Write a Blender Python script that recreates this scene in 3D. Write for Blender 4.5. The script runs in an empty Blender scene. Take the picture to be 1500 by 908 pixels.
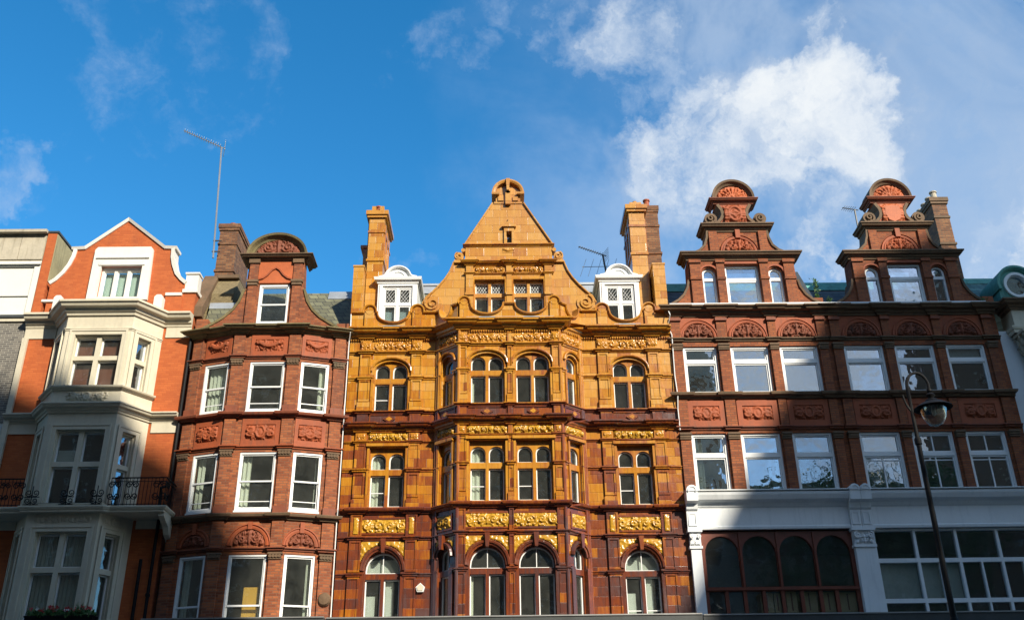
import bpy, bmesh, math, random
import numpy as np
from mathutils import Vector, Matrix
from mathutils.geometry import tessellate_polygon
R = math.radians
random.seed(7)
scene = bpy.context.scene
COL = scene.collection

# ------------------------------------------------------------------ camera
TH, ROLL, YAW = R(26.4), R(.8), R(.7)
Fw = Vector((math.sin(YAW)*math.cos(TH), math.cos(YAW)*math.cos(TH), math.sin(TH)))
Rt = Vector((math.cos(YAW), -math.sin(YAW), 0)); Up = Rt.cross(Fw)
Rt2 = Rt*math.cos(ROLL) - Up*math.sin(ROLL); Up2 = Up*math.cos(ROLL) + Rt*math.sin(ROLL)
cd = bpy.data.cameras.new('camera'); cam = bpy.data.objects.new('camera', cd); COL.objects.link(cam)
cam.matrix_world = Matrix((( Rt2.x, Up2.x, -Fw.x, 0), (Rt2.y, Up2.y, -Fw.y, -29.0), (Rt2.z, Up2.z, -Fw.z, 1.6), (0, 0, 0, 1)))
cd.sensor_width = 36; cd.lens = 36*1458/1500; cd.clip_end = 5000; cd.clip_start = .1
scene.camera = cam

# ------------------------------------------------------------------ light, sky, exposure
SUN_EL, SUN_AZ = R(31), R(35)          # azimuth measured from the facade normal towards the right
scene.view_settings.view_transform = 'Standard'; scene.view_settings.look = 'None'
scene.view_settings.exposure = 0.58; scene.view_settings.gamma = 1; scene.view_settings.use_curve_mapping = False
sdir = Vector((math.sin(SUN_AZ)*math.cos(SUN_EL), -math.cos(SUN_AZ)*math.cos(SUN_EL), math.sin(SUN_EL)))
sl = bpy.data.lights.new('sun', 'SUN'); sl.energy = 5.0; sl.angle = R(.9); sl.color = (1, .91, .76)
so = bpy.data.objects.new('sun', sl); COL.objects.link(so); so.rotation_euler = (-sdir).to_track_quat('-Z', 'Y').to_euler(); so.location = (30, -60, 60)

world = bpy.data.worlds.new('World'); scene.world = world; world.use_nodes = True
nt = world.node_tree; nt.nodes.clear()
class NT:
    """tiny node helper"""
    def __init__(s, tree): s.t = tree
    def n(s, typ, **k):
        nd = s.t.nodes.new(typ)
        for a, v in k.items(): setattr(nd, a, v)
        return nd
    def l(s, a, b): s.t.links.new(a, b)
    def val(s, sock, v):
        if isinstance(v, (int, float)): sock.default_value = v
        elif isinstance(v, tuple): sock.default_value = v
        else: s.l(v, sock)
    def m(s, op, a, b=0.0, c=None, clamp=False):
        nd = s.n('ShaderNodeMath', operation=op, use_clamp=clamp)
        s.val(nd.inputs[0], a); s.val(nd.inputs[1], b)
        if c is not None: s.val(nd.inputs[2], c)
        return nd.outputs[0]
    def vm(s, op, a, b=None, out=0):
        nd = s.n('ShaderNodeVectorMath', operation=op); s.val(nd.inputs[0], a)
        if b is not None: s.val(nd.inputs['Scale'] if op == 'SCALE' else nd.inputs[1], b)
        return nd.outputs[out]
    def rng(s, v, a, b, c=0., d=1., smooth=False):
        nd = s.n('ShaderNodeMapRange'); nd.interpolation_type = 'SMOOTHSTEP' if smooth else 'LINEAR'
        s.val(nd.inputs[0], v)
        for i, x in zip((1, 2, 3, 4), (a, b, c, d)): nd.inputs[i].default_value = x
        return nd.outputs[0]
    def mix(s, f, a, b, mode='MIX'):
        nd = s.n('ShaderNodeMix', data_type='RGBA', blend_type=mode)
        s.val(nd.inputs[0], f); s.val(nd.inputs[6], a); s.val(nd.inputs[7], b)
        return nd.outputs[2]
    def noise(s, vec, scale, detail=3, rough=.5, dist=0., out=0):
        nd = s.n('ShaderNodeTexNoise'); s.l(vec, nd.inputs['Vector'])
        nd.inputs['Scale'].default_value = scale; nd.inputs['Detail'].default_value = detail
        nd.inputs['Roughness'].default_value = rough; nd.inputs['Distortion'].default_value = dist
        return nd.outputs[out]
    def ramp(s, f, stops, interp='LINEAR'):
        nd = s.n('ShaderNodeValToRGB'); cr = nd.color_ramp; cr.interpolation = interp
        while len(cr.elements) < len(stops): cr.elements.new(.5)
        for e, (p, c) in zip(cr.elements, stops):
            e.position = p; e.color = (c[0], c[1], c[2], 1) if isinstance(c, tuple) else (c, c, c, 1)
        s.val(nd.inputs[0], f); return nd.outputs[0]

def pixdir(px, py):
    return (Fw*1458 + Rt2*(px-750) - Up2*(py-454)).normalized()
W = NT(nt)
sky = W.n('ShaderNodeTexSky', sky_type='NISHITA'); sky.sun_disc = False
sky.sun_elevation = SUN_EL; sky.sun_rotation = R(180) - SUN_AZ
sky.air_density = 1.0; sky.dust_density = .35; sky.ozone_density = 3.0; sky.altitude = 50
hs = W.n('ShaderNodeHueSaturation'); hs.inputs['Saturation'].default_value = 1.34; hs.inputs['Hue'].default_value = .493; hs.inputs['Value'].default_value = 1.0; W.l(sky.outputs[0], hs.inputs['Color'])
tc = W.n('ShaderNodeTexCoord'); dirv = W.vm('NORMALIZE', tc.outputs['Generated'])
# cloud cover: patches of sky (direction, angular radius, amount), broken up by noise
warp = W.noise(dirv, 6.5, 7, .62, 0, 1)
wv = W.vm('SUBTRACT', warp, (.5, .5, .5)); wd = W.vm('NORMALIZE', W.vm('ADD', dirv, W.vm('SCALE', wv, .26)))
caps = [(1205, 165, 5.2, 1.0), (1110, 225, 4.6, 1.0), (1000, 235, 4.6, 1.0), (1060, 165, 4.4, 1.0), (1180, 110, 3.6, .9), (1290, 160, 4.6, .8), (1240, 250, 7.0, .85), (1160, 300, 6.0, .62), (940, 75, 6.0, .68), (1070, 40, 6.0, .58), (1200, 20, 5, .62), (1440, 130, 8, .66), (1400, 330, 10, .74), (1500, 240, 8, .64),
        (860, 300, 7, .50), (1000, 350, 7, .56), (700, 88, 3.2, .50), (830, 20, 5, .34), (330, 100, 5.2, .42), (230, 90, 5.5, .28), (-14, 262, 2.2, .66), (50, 285, 4, .30), (592, 372, 1.6, .52), (820, 190, 4, .42), (590, 112, 3, .3), (1600, 60, 9, .5), (-500, 300, 10, .8), (1800, 300, 12, .9)]
dens = None
for px, py, rad, amt in caps:
    d = pixdir(px, py)
    dot = W.vm('DOT_PRODUCT', wd, (d.x, d.y, d.z), out=1)
    q = W.rng(dot, math.cos(R(rad*1.25)), math.cos(R(rad*.1)), 0., amt, True)
    dens = q if dens is None else W.m('MAXIMUM', dens, q)
sep = W.n('ShaderNodeSeparateXYZ'); W.l(dirv, sep.inputs[0])
south = W.m('MULTIPLY', W.rng(sep.outputs[1], .0, -.35, 0., 1., True), W.rng(W.noise(dirv, 2.4, 4, .55), .40, .62, 0., 1., True))
n1 = W.noise(wd, 7.0, 7, .60, .3); n2 = W.noise(dirv, 24.0, 5, .6, .2)
nn = W.m('ADD', W.m('MULTIPLY', n1, .62), W.m('MULTIPLY', n2, .38))
dens = W.m('MAXIMUM', dens, W.m('MULTIPLY', south, .95))
dv = pixdir(1300, 240); veil = W.rng(W.vm('DOT_PRODUCT', wd, (dv.x, dv.y, dv.z), out=1), math.cos(R(26)), math.cos(R(9)), 0., .68, True)
cl = W.rng(W.m('ADD', dens, W.m('MULTIPLY', W.m('SUBTRACT', nn, .5), 2.4)), .30, 1.18, 0., 1., True); cl = W.m('MAXIMUM', cl, W.m('MULTIPLY', veil, W.rng(W.noise(dirv, 3.6, 6, .6, .6), .36, .62, .18, 1., True)))
shade = W.rng(W.m('ADD', W.m('MULTIPLY', n1, .6), W.m('MULTIPLY', dens, .4)), .3, .85, 0., 1., True)
ccol = W.ramp(shade, [(0, (1.8, 2.6, 3.8)), (.55, (2.6, 3.1, 3.8)), (1, (4.4, 4.5, 4.5))])
skyc = W.mix(W.m('MULTIPLY', cl, .93), hs.outputs[0], ccol)
bg = W.n('ShaderNodeBackground'); W.l(skyc, bg.inputs[0]); bg.inputs[1].default_value = .15
wo = W.n('ShaderNodeOutputWorld'); W.l(bg.outputs[0], wo.inputs[0])

# ------------------------------------------------------------------ materials
MAT = {}
def newmat(name):
    m = bpy.data.materials.new(name); m.use_nodes = True; m.node_tree.nodes.clear()
    h = NT(m.node_tree); b = h.n('ShaderNodeBsdfPrincipled'); o = h.n('ShaderNodeOutputMaterial'); h.l(b.outputs[0], o.inputs[0])
    MAT[name] = m
    return m, h, b, o
def geo(h):
    g = h.n('ShaderNodeNewGeometry'); return g.outputs['Position']
def bump(h, b, height, strength=.3, dist=.02):
    n = h.n('ShaderNodeBump'); n.inputs['Strength'].default_value = strength; n.inputs['Distance'].default_value = dist
    h.l(height, n.inputs['Height']); h.l(n.outputs[0], b.inputs['Normal'])
def plain(name, col, rough=.6, var=.25, scale=2.2, stain=None, metallic=0., bmp=.15, spec=.5):
    m, h, b, o = newmat(name); p = geo(h)
    n = h.noise(p, scale, 5, .6); n2 = h.noise(p, scale*9, 3, .6)
    f = h.m('ADD', h.m('MULTIPLY', n, .7), h.m('MULTIPLY', n2, .3))
    lo = tuple(c*(1-var) for c in col); hi = tuple(min(1, c*(1+var*.7)) for c in col)
    c = h.ramp(f, [(.3, lo), (.7, hi)])
    if stain:
        # rain streaks: noise stretched vertically
        mp = h.n('ShaderNodeMapping'); mp.inputs['Scale'].default_value = (5, 5, .55); h.l(p, mp.inputs[0])
        st = h.rng(h.noise(mp.outputs[0], 1.4, 5, .65), .5, .72, 0., stain[3], True)
        c = h.mix(st, c, (stain[0], stain[1], stain[2], 1))
    h.l(c, b.inputs['Base Color']); b.inputs['Roughness'].default_value = rough; b.inputs['Metallic'].default_value = metallic
    b.inputs['Specular IOR Level'].default_value = spec
    if bmp: bump(h, b, n2, bmp, .01)
    return m
def brick(name, c1, c2, c3, mortar, bw=.225, rh=.075, ms=.011, rough=.85, soot=(.05, .04, .035, .45), vert=.0):
    m, h, b, o = newmat(name); p = geo(h); s = h.n('ShaderNodeSeparateXYZ'); h.l(p, s.inputs[0])
    u = h.m('ADD', s.outputs[0], h.m('MULTIPLY', s.outputs[1], 1.0)); z = s.outputs[2]
    cx = h.n('ShaderNodeCombineXYZ'); h.l(u, cx.inputs[0]); h.l(z, cx.inputs[1])
    t = h.n('ShaderNodeTexBrick'); h.l(cx.outputs[0], t.inputs['Vector']); t.offset = .5
    t.inputs['Scale'].default_value = 1; t.inputs['Mortar Size'].default_value = ms; t.inputs['Mortar Smooth'].default_value = .3
    t.inputs['Brick Width'].default_value = bw; t.inputs['Row Height'].default_value = rh; t.inputs['Bias'].default_value = 0
    t.inputs['Color1'].default_value = (0, 0, 0, 1); t.inputs['Color2'].default_value = (1, 1, 1, 1); t.inputs['Mortar'].default_value = (.5, .5, .5, 1)
    big = h.noise(p, .9, 4, .6); fine = h.noise(p, 30, 2, .5)
    f = h.m('ADD', h.m('MULTIPLY', t.outputs['Color'], .55), h.m('ADD', h.m('MULTIPLY', big, .5), h.m('MULTIPLY', fine, .15)))
    c = h.ramp(f, [(.2, c1), (.55, c2), (.95, c3)])
    c = h.mix(t.outputs['Fac'], c, (mortar[0], mortar[1], mortar[2], 1))
    mp = h.n('ShaderNodeMapping'); mp.inputs['Scale'].default_value = (1.6, 1.6, .5); h.l(p, mp.inputs[0])
    st = h.rng(h.noise(mp.outputs[0], 1.1, 6, .65), .48, .75, 0., soot[3], True)
    c = h.mix(st, c, (soot[0], soot[1], soot[2], 1))
    h.l(c, b.inputs['Base Color']); b.inputs['Roughness'].default_value = rough
    bump(h, b, h.m('SUBTRACT', h.m('MULTIPLY', fine, .4), t.outputs['Fac']), .5, .008)
    return m
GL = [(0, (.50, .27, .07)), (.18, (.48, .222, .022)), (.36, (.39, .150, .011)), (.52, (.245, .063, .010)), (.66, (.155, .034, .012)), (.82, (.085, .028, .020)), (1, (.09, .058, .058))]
def faience(name, off=0., spread=.40, zramp=True, tw=.43, th=.275, pale=0., base=.2, streak=.22):
    m, h, b, o = newmat(name); p = geo(h); s = h.n('ShaderNodeSeparateXYZ'); h.l(p, s.inputs[0])
    u = h.m('ADD', s.outputs[0], h.m('MULTIPLY', s.outputs[1], .9)); z = s.outputs[2]
    row = h.m('FLOOR', h.m('DIVIDE', z, th)); uu = h.m('ADD', h.m('DIVIDE', u, tw), h.m('MULTIPLY', row, .47))
    col = h.m('FLOOR', uu)
    cx = h.n('ShaderNodeCombineXYZ'); h.l(col, cx.inputs[0]); h.l(row, cx.inputs[1])
    wn = h.n('ShaderNodeTexWhiteNoise', noise_dimensions='2D'); h.l(cx.outputs[0], wn.inputs['Vector'])
    fu = h.m('FRACT', uu); fz = h.m('FRACT', h.m('DIVIDE', z, th))
    eu = h.m('MULTIPLY', h.m('MINIMUM', fu, h.m('SUBTRACT', 1., fu)), tw); ez = h.m('MULTIPLY', h.m('MINIMUM', fz, h.m('SUBTRACT', 1., fz)), th)
    joint = h.rng(h.m('MINIMUM', eu, ez), .003, .008, 1., 0.)
    mp = h.n('ShaderNodeMapping'); mp.inputs['Scale'].default_value = (9, 9, 1.2); h.l(p, mp.inputs[0])
    st = h.noise(mp.outputs[0], 1.5, 4, .6); big = h.noise(p, 1.3, 4, .6)
    f = h.m('ADD', h.m('MULTIPLY', h.m('SUBTRACT', wn.outputs[0], .5), spread), h.m('ADD', h.m('MULTIPLY', h.m('SUBTRACT', st, .5), streak*2), h.m('MULTIPLY', h.m('SUBTRACT', big, .5), .35)))
    f = h.m('ADD', f, base+off)
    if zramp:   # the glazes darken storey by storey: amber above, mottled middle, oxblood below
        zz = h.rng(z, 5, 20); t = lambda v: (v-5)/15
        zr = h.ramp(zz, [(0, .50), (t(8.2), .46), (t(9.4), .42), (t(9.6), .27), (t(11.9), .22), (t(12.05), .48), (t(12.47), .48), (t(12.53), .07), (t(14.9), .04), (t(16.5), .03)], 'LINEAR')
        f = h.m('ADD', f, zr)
    c = h.ramp(f, GL)
    if pale: c = h.mix(pale, c, (.52, .31, .13, 1))
    c = h.mix(h.m('MULTIPLY', joint, .5), c, (.09, .035, .015, 1))
    h.l(c, b.inputs['Base Color'])
    rr = h.rng(big, .3, .7, .20, .38); h.l(rr, b.inputs['Roughness'])
    b.inputs['Coat Weight'].default_value = .35; b.inputs['Coat Roughness'].default_value = .12
    hh = h.m('SUBTRACT', h.m('ADD', h.m('MULTIPLY', wn.outputs[0], .25), h.m('MULTIPLY', h.noise(p, 6, 3, .5), .9)), joint)
    bump(h, b, hh, .55, .012)
    return m
def glassmat(name, tint=(.75, .8, .8), refl=1.0, wav=.06, haze=0., dust=.035):
    m, h, b, o = newmat(name); p = geo(h); m.node_tree.nodes.remove(b)
    tr = h.n('ShaderNodeBsdfTransparent'); tr.inputs[0].default_value = (*tint, 1)
    gl = h.n('ShaderNodeBsdfGlossy'); gl.inputs['Roughness'].default_value = .02+haze; gl.inputs['Color'].default_value = (.92, .96, 1, 1)
    g_ = h.n('ShaderNodeNewGeometry'); ca = h.m('ABSOLUTE', h.vm('DOT_PRODUCT', g_.outputs['Incoming'], g_.outputs['Normal'], out=1))
    fres = h.m('ADD', h.m('MULTIPLY', h.m('POWER', h.m('SUBTRACT', 1., ca), 4.), .95), .045)
    bp = h.n('ShaderNodeBump'); bp.inputs['Strength'].default_value = wav; bp.inputs['Distance'].default_value = .05
    h.l(h.noise(p, 1.7, 2, .5), bp.inputs['Height']); h.l(bp.outputs[0], gl.inputs['Normal'])
    f = h.m('ADD', h.m('MULTIPLY', fres, refl), .02*refl, clamp=True)
    mx = h.n('ShaderNodeMixShader'); h.l(f, mx.inputs[0]); h.l(tr.outputs[0], mx.inputs[1]); h.l(gl.outputs[0], mx.inputs[2])
    df = h.n('ShaderNodeBsdfDiffuse'); df.inputs[0].default_value = (.42, .43, .38, 1); m2 = h.n('ShaderNodeMixShader')
    h.l(h.rng(h.noise(p, 2.5, 5, .65), .3, .75, dust*.4, dust*1.6), m2.inputs[0]); h.l(mx.outputs[0], m2.inputs[1]); h.l(df.outputs[0], m2.inputs[2]); h.l(m2.outputs[0], o.inputs[0])
    return m

brick('brick_orange', (.36, .078, .018), (.42, .098, .022), (.47, .118, .028), (.38, .09, .025), ms=.006, soot=(.12, .04, .02, .3))
brick('brick_red', (.12, .032, .013), (.245, .062, .018), (.37, .115, .036), (.19, .085, .045), soot=(.07, .04, .03, .5))
brick('brick_rust', (.13, .033, .013), (.255, .066, .018), (.33, .10, .03), (.14, .06, .032), soot=(.06, .03, .02, .5))
brick('brick_dark', (.07, .065, .06), (.13, .12, .105), (.2, .18, .15), (.30, .28, .23), soot=(.03, .03, .03, .5))
brick('brick_stock', (.07, .03, .015), (.17, .065, .025), (.27, .13, .055), (.10, .07, .045), soot=(.05, .045, .04, .6))
plain('terracotta', (.31, .068, .018), .7, .3, 1.6, stain=(.13, .05, .025, .5), bmp=.3)
plain('terracotta_dark', (.21, .055, .022), .7, .35, 1.6, stain=(.07, .04, .025, .7), bmp=.3)
plain('terracotta_bright', (.42, .10, .026), .65, .25, 2.5)
plain('brownstone', (.14, .085, .045), .8, .4, 2.0, stain=(.07, .06, .03, .7), bmp=.4)
plain('mossy_stone', (.17, .135, .06), .85, .45, 2.5, stain=(.07, .075, .02, .6), bmp=.5)
plain('cream_stone', (.56, .51, .385), .65, .12, 1.4, stain=(.40, .36, .27, .40))
plain('white_stone', (.70, .67, .60), .6, .06, 1.4, stain=(.62, .58, .48, .3))
plain('white_paint', (.74, .75, .73), .42, .04, 3, bmp=.05)
plain('grey_paint', (.70, .72, .72), .5, .07, 1.2, stain=(.44, .47, .48, .3), bmp=.08)
plain('grey_concrete', (.46, .41, .31), .85, .25, 1.5, stain=(.22, .19, .13, .6), bmp=.3)
plain('olive_render', (.33, .29, .16), .9, .3, 1.6, stain=(.16, .15, .09, .6), bmp=.4)
plain('pebble_render', (.20, .155, .08), .95, .5, 14, bmp=1.0)
plain('panel_white', (.68, .68, .62), .5, .06, 1.1, bmp=.03)
plain('lead', (.33, .36, .39), .5, .25, 3, metallic=.3)
plain('copper_green', (.11, .33, .27), .7, .3, 3, stain=(.04, .10, .08, .6), bmp=.3)
plain('black_iron', (.010, .010, .011), .6, .3, 5, spec=.15)
plain('dark_metal', (.05, .055, .055), .45, .3, 2)
plain('grey_metal', (.35, .35, .34), .4, .2, 2, metallic=.6)
plain('mahogany', (.16, .035, .015), .4, .3, 3)
plain('grey_blind', (.48, .48, .40), .8, .08, 2)
plain('cream_curtain', (.74, .73, .62), .8, .06, 2)
plain('green_blind', (.62, .74, .68), .6, .05, 2)
plain('red_brown_blind', (.20, .055, .03), .7, .2, 2)
plain('interior_plaster', (.20, .195, .17), .9, .15, 1)
plain('cardboard', (.50, .35, .17), .8, .12, 3)
plain('yellow_board', (.75, .40, .06), .7, .08, 3)
plain('asphalt', (.05, .05, .052), .9, .3, 3, bmp=.4)
plain('paving', (.30, .29, .27), .85, .25, 2, bmp=.2)
plain('road_paint', (.75, .75, .72), .7, .1, 6)
plain('ground_earth', (.12, .11, .09), .95, .3, .5)
plain('opposite_brick', (.20, .12, .08), .9, .3, .4)
plain('opposite_stone', (.42, .38, .31), .8, .2, .5)
plain('leaf', (.06, .14, .03), .6, .5, 9)
plain('petal_red', (.55, .03, .03), .6, .3, 20)
plain('petal_white', (.75, .73, .7), .6, .1, 20)
plain('gilt_glaze', (.50, .27, .025), .24, .4, 9, stain=(.26, .10, .012, .8), bmp=.3)
MAT['gilt_glaze'].node_tree.nodes['Principled BSDF'].inputs['Coat Weight'].default_value = .3
# slates
def slates(name, c1, c2, bw=.3, rh=.2):
    brick(name, c1, tuple((a+b)/2 for a, b in zip(c1, c2)), c2, (.03, .03, .03), bw, rh, .012, .6, (.03, .03, .025, .4))
slates('slate_olive', (.08, .08, .05), (.20, .20, .12)); slates('slate_dark', (.05, .055, .06), (.12, .13, .13)); slates('slate_green', (.05, .10, .085), (.15, .26, .21), .22, .18)
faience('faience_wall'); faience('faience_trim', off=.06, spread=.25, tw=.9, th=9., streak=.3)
faience('amber_surround', off=-.02, spread=.30, zramp=False, base=.34, tw=.6, th=.5)
faience('amber_upper', off=0, spread=.34, zramp=False, base=.24, pale=.2, th=.30, tw=.48)
faience('amber_gold', off=0, spread=.2, zramp=False, base=.22, tw=.5, th=9.)
faience('oxblood_trim', off=0, spread=.25, zramp=False, base=.66, tw=.6, th=.9)
faience('amber_deep', off=0, spread=.25, zramp=False, base=.33, tw=.8, th=.9)
glassmat('glass', (.88, .92, .90), 1.5, .12); glassmat('glass_mirror', (.62, .68, .70), 4.6, .18); glassmat('glass_dark', (.86, .89, .90), .9, .08); glassmat('glass_lamp', (.85, .88, .85), 1.2, .02)
glassmat('glass_mid', (.80, .84, .85), 2.6, .14)

# ------------------------------------------------------------------ mesh helpers
class Fr:
    """a vertical plane: u along it (left to right seen from the street), z up, d outwards"""
    def __init__(s, ax, ay, bx=None, by=None):
        if bx is None: bx, by = ax+1, ay
        s.o = Vector((ax, ay, 0)); d = Vector((bx-ax, by-ay, 0)); s.L = d.length; s.u = d.normalized(); s.n = Vector((s.u.y, -s.u.x, 0))
    def P(s, u, z, d=0.): v = s.o + s.u*u + s.n*d; return Vector((v.x, v.y, z))
WF = Fr(0, 0)      # facade plane, u = world x
def FY(y): return Fr(0, y)
class MB:
    def __init__(s): s.v = []; s.f = []
    def add(s, vs, fs):
        k = len(s.v); s.v += [tuple(v) for v in vs]; s.f += [tuple(i+k for i in f) for f in fs]; return s
    def box(s, F, u0, u1, z0, z1, d0, d1):
        vs = [F.P(u, z, d) for d in (d0, d1) for z in (z0, z1) for u in (u0, u1)]
        return s.add(vs, [(0, 1, 3, 2), (4, 6, 7, 5), (0, 4, 5, 1), (2, 3, 7, 6), (0, 2, 6, 4), (1, 5, 7, 3)])
    def prism(s, F, loops, d0, d1):
        flat = [p for l in loops for p in l]; n = len(flat)
        tris = tessellate_polygon([[Vector((p[0], p[1], 0)) for p in l] for l in loops])
        vs = [F.P(p[0], p[1], d0) for p in flat] + [F.P(p[0], p[1], d1) for p in flat]
        fs = [tuple(t) for t in tris] + [tuple(i+n for i in reversed(t)) for t in tris]
        k = 0
        for l in loops:
            m = len(l)
            for i in range(m):
                a, b = k+i, k+(i+1) % m; fs.append((a, b, b+n, a+n))
            k += m
        return s.add(vs, fs)
    def prism_x(s, poly, x0, x1):      # polygon in (y, z) extruded along x
        return s.prism(Fr(x0, 0, x0, 1), [poly], -(x1-x0) if False else 0, (x1-x0))
    def sweep(s, path, z, prof, closed=False):
        """prof: closed list of (out, dz) swept along a plan path of (x, y)"""
        n = len(path); rings = []
        for i in range(n):
            p = Vector((path[i][0], path[i][1], 0))
            a = path[i-1] if i > 0 or closed else None; b = path[(i+1) % n] if i < n-1 or closed else None
            ns = []
            if a is not None: d = Vector((p.x-a[0], p.y-a[1], 0)).normalized(); ns.append(Vector((d.y, -d.x, 0)))
            if b is not None: d = Vector((b[0]-p.x, b[1]-p.y, 0)).normalized(); ns.append(Vector((d.y, -d.x, 0)))
            m = sum(ns, Vector()).normalized(); k = 1/max(.35, m.dot(ns[0]))
            rings.append([p + m*(o*k) + Vector((0, 0, z+dz)) for o, dz in prof])
        m = len(prof); vs = [v for r in rings for v in r]; fs = []
        for i in range(n if closed else n-1):
            for j in range(m):
                a = i*m; b = ((i+1) % n)*m; fs.append((a+j, b+j, b+(j+1) % m, a+(j+1) % m))
        if not closed: fs += [tuple(range(m)), tuple(range((n-1)*m, n*m))]
        return s.add(vs, fs)
    def arc(s, F, curve, prof, closed=False):
        """prof: closed list of (side, d) swept along an in-plane curve of (u, z); side is to the left of travel"""
        n = len(curve); rings = []
        for i in range(n):
            p = Vector(curve[i]); ns = []
            a = curve[i-1] if i > 0 or closed else None; b = curve[(i+1) % n] if i < n-1 or closed else None
            if a is not None: d = (p-Vector(a)).normalized(); ns.append(Vector((-d.y, d.x)))
            if b is not None: d = (Vector(b)-p).normalized(); ns.append(Vector((-d.y, d.x)))
            m = sum(ns, Vector((0, 0))).normalized(); k = 1/max(.4, m.dot(ns[0]))
            rings.append([F.P(p.x+m.x*o*k, p.y+m.y*o*k, d) for o, d in prof])
        m = len(prof); vs = [v for r in rings for v in r]; fs = []
        for i in range(n if closed else n-1):
            for j in range(m):
                a = i*m; b = ((i+1) % n)*m; fs.append((a+j, b+j, b+(j+1) % m, a+(j+1) % m))
        if not closed: fs += [tuple(range(m)), tuple(range((n-1)*m, n*m))]
        return s.add(vs, fs)
    def lathe(s, c, prof, seg=16, closed=True):
        n = len(prof); vs = []; fs = []
        for i in range(seg):
            a = 2*math.pi*i/seg
            for r, z in prof: vs.append((c[0]+r*math.cos(a), c[1]+r*math.sin(a), c[2]+z))
        for i in range(seg):
            j = (i+1) % seg
            for k in range(n-1): fs.append((i*n+k, j*n+k, j*n+k+1, i*n+k+1))
        if closed: fs.append(tuple(i*n for i in range(seg))); fs.append(tuple(i*n+n-1 for i in range(seg)))
        return s.add(vs, fs)
    def tube(s, pts, r, seg=6):
        pts = [Vector(p) for p in pts]; n = len(pts); rr = r if isinstance(r, (list, tuple)) else [r]*n
        rings = []; prev = None
        for i, p in enumerate(pts):
            t = ((pts[i]-pts[i-1]).normalized() if i else Vector()) + ((pts[i+1]-pts[i]).normalized() if i < n-1 else Vector())
            t.normalize(); a = prev or (Vector((0, 0, 1)) if abs(t.z) < .9 else Vector((1, 0, 0)))
            x = (a - t*a.dot(t)).normalized(); y = t.cross(x); prev = x
            rings.append([p + (x*math.cos(2*math.pi*k/seg) + y*math.sin(2*math.pi*k/seg))*rr[i] for k in range(seg)])
        vs = [v for q in rings for v in q]; fs = []
        for i in range(n-1):
            for k in range(seg): fs.append((i*seg+k, i*seg+(k+1) % seg, (i+1)*seg+(k+1) % seg, (i+1)*seg+k))
        fs += [tuple(range(seg)), tuple(range((n-1)*seg, n*seg))]
        return s.add(vs, fs)
    def disc(s, F, u, z, r, d0, d1, seg=20): return s.prism(F, [[(u+r*math.cos(2*math.pi*i/seg), z+r*math.sin(2*math.pi*i/seg)) for i in range(seg)]], d0, d1)
ORG = {}
def build(name, mb, mat, parent=None, smooth=False):
    vs = np.array(mb.v, dtype=float); lo = vs.min(0); hi = vs.max(0); c = Vector(((lo[0]+hi[0])/2, (lo[1]+hi[1])/2, lo[2]))
    me = bpy.data.meshes.new(name); me.from_pydata([(v[0]-c.x, v[1]-c.y, v[2]-c.z) for v in mb.v], [], mb.f)
    bm = bmesh.new(); bm.from_mesh(me); bmesh.ops.recalc_face_normals(bm, faces=bm.faces); bm.to_mesh(me); bm.free()
    me.materials.append(MAT[mat] if isinstance(mat, str) else mat)
    if smooth: me.polygons.foreach_set('use_smooth', [True]*len(me.polygons))
    o = bpy.data.objects.new(name, me); COL.objects.link(o); ORG[o.name] = c
    if parent is not None: o.parent = parent; o.location = c - ORG[parent.name]
    else: o.location = c
    return o
def tag(o, label=None, cat=None, group=None, kind=None):
    for k, v in (('label', label), ('category', cat), ('group', group), ('kind', kind)):
        if v: o[k] = v
    return o
def thing(name, loc, label, cat, group=None):
    o = bpy.data.objects.new(name, None); COL.objects.link(o); o.location = loc; ORG[o.name] = Vector(loc); return tag(o, label, cat, group)
def structure(name, mb, mat): return tag(build(name, mb, mat), kind='structure')

def arcpts(cu, cz, r, a0, a1, n=12, rz=None):
    rz = rz or r
    return [(cu+r*math.cos(R(a0+(a1-a0)*i/n)), cz+rz*math.sin(R(a0+(a1-a0)*i/n))) for i in range(n+1)]
def rect(u0, u1, z0, z1): return [(u0, z0), (u1, z0), (u1, z1), (u0, z1)]
def archp(u0, u1, z0, z1, rise=None, n=12):
    """counter-clockwise opening with an arched head whose crown is z1"""
    w = (u1-u0)/2; rise = rise or w
    return [(u0, z0), (u1, z0)] + arcpts((u0+u1)/2, z1-rise, w, 0, 180, n, rise)
def inset(poly, t):
    n = len(poly); out = []
    for i in range(n):
        a, p, b = Vector(poly[i-1]), Vector(poly[i]), Vector(poly[(i+1) % n])
        d1 = (p-a).normalized(); d2 = (b-p).normalized(); n1 = Vector((-d1.y, d1.x)); n2 = Vector((-d2.y, d2.x))
        m = (n1+n2); m = m.normalized() if m.length > 1e-6 else n1; k = 1/max(.4, m.dot(n1)); out.append((p.x+m.x*t*k, p.y+m.y*t*k))
    return out
def spiral(cu, cz, r0, turns, sgn=1, a0=0, shrink=.12, n=None):
    n = n or int(turns*14); pts = []
    for i in range(n+1):
        t = i/n; a = R(a0)+sgn*2*math.pi*turns*t; r = r0*(shrink**t); pts.append((cu+r*math.cos(a), cz+r*math.sin(a)))
    return pts

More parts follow.
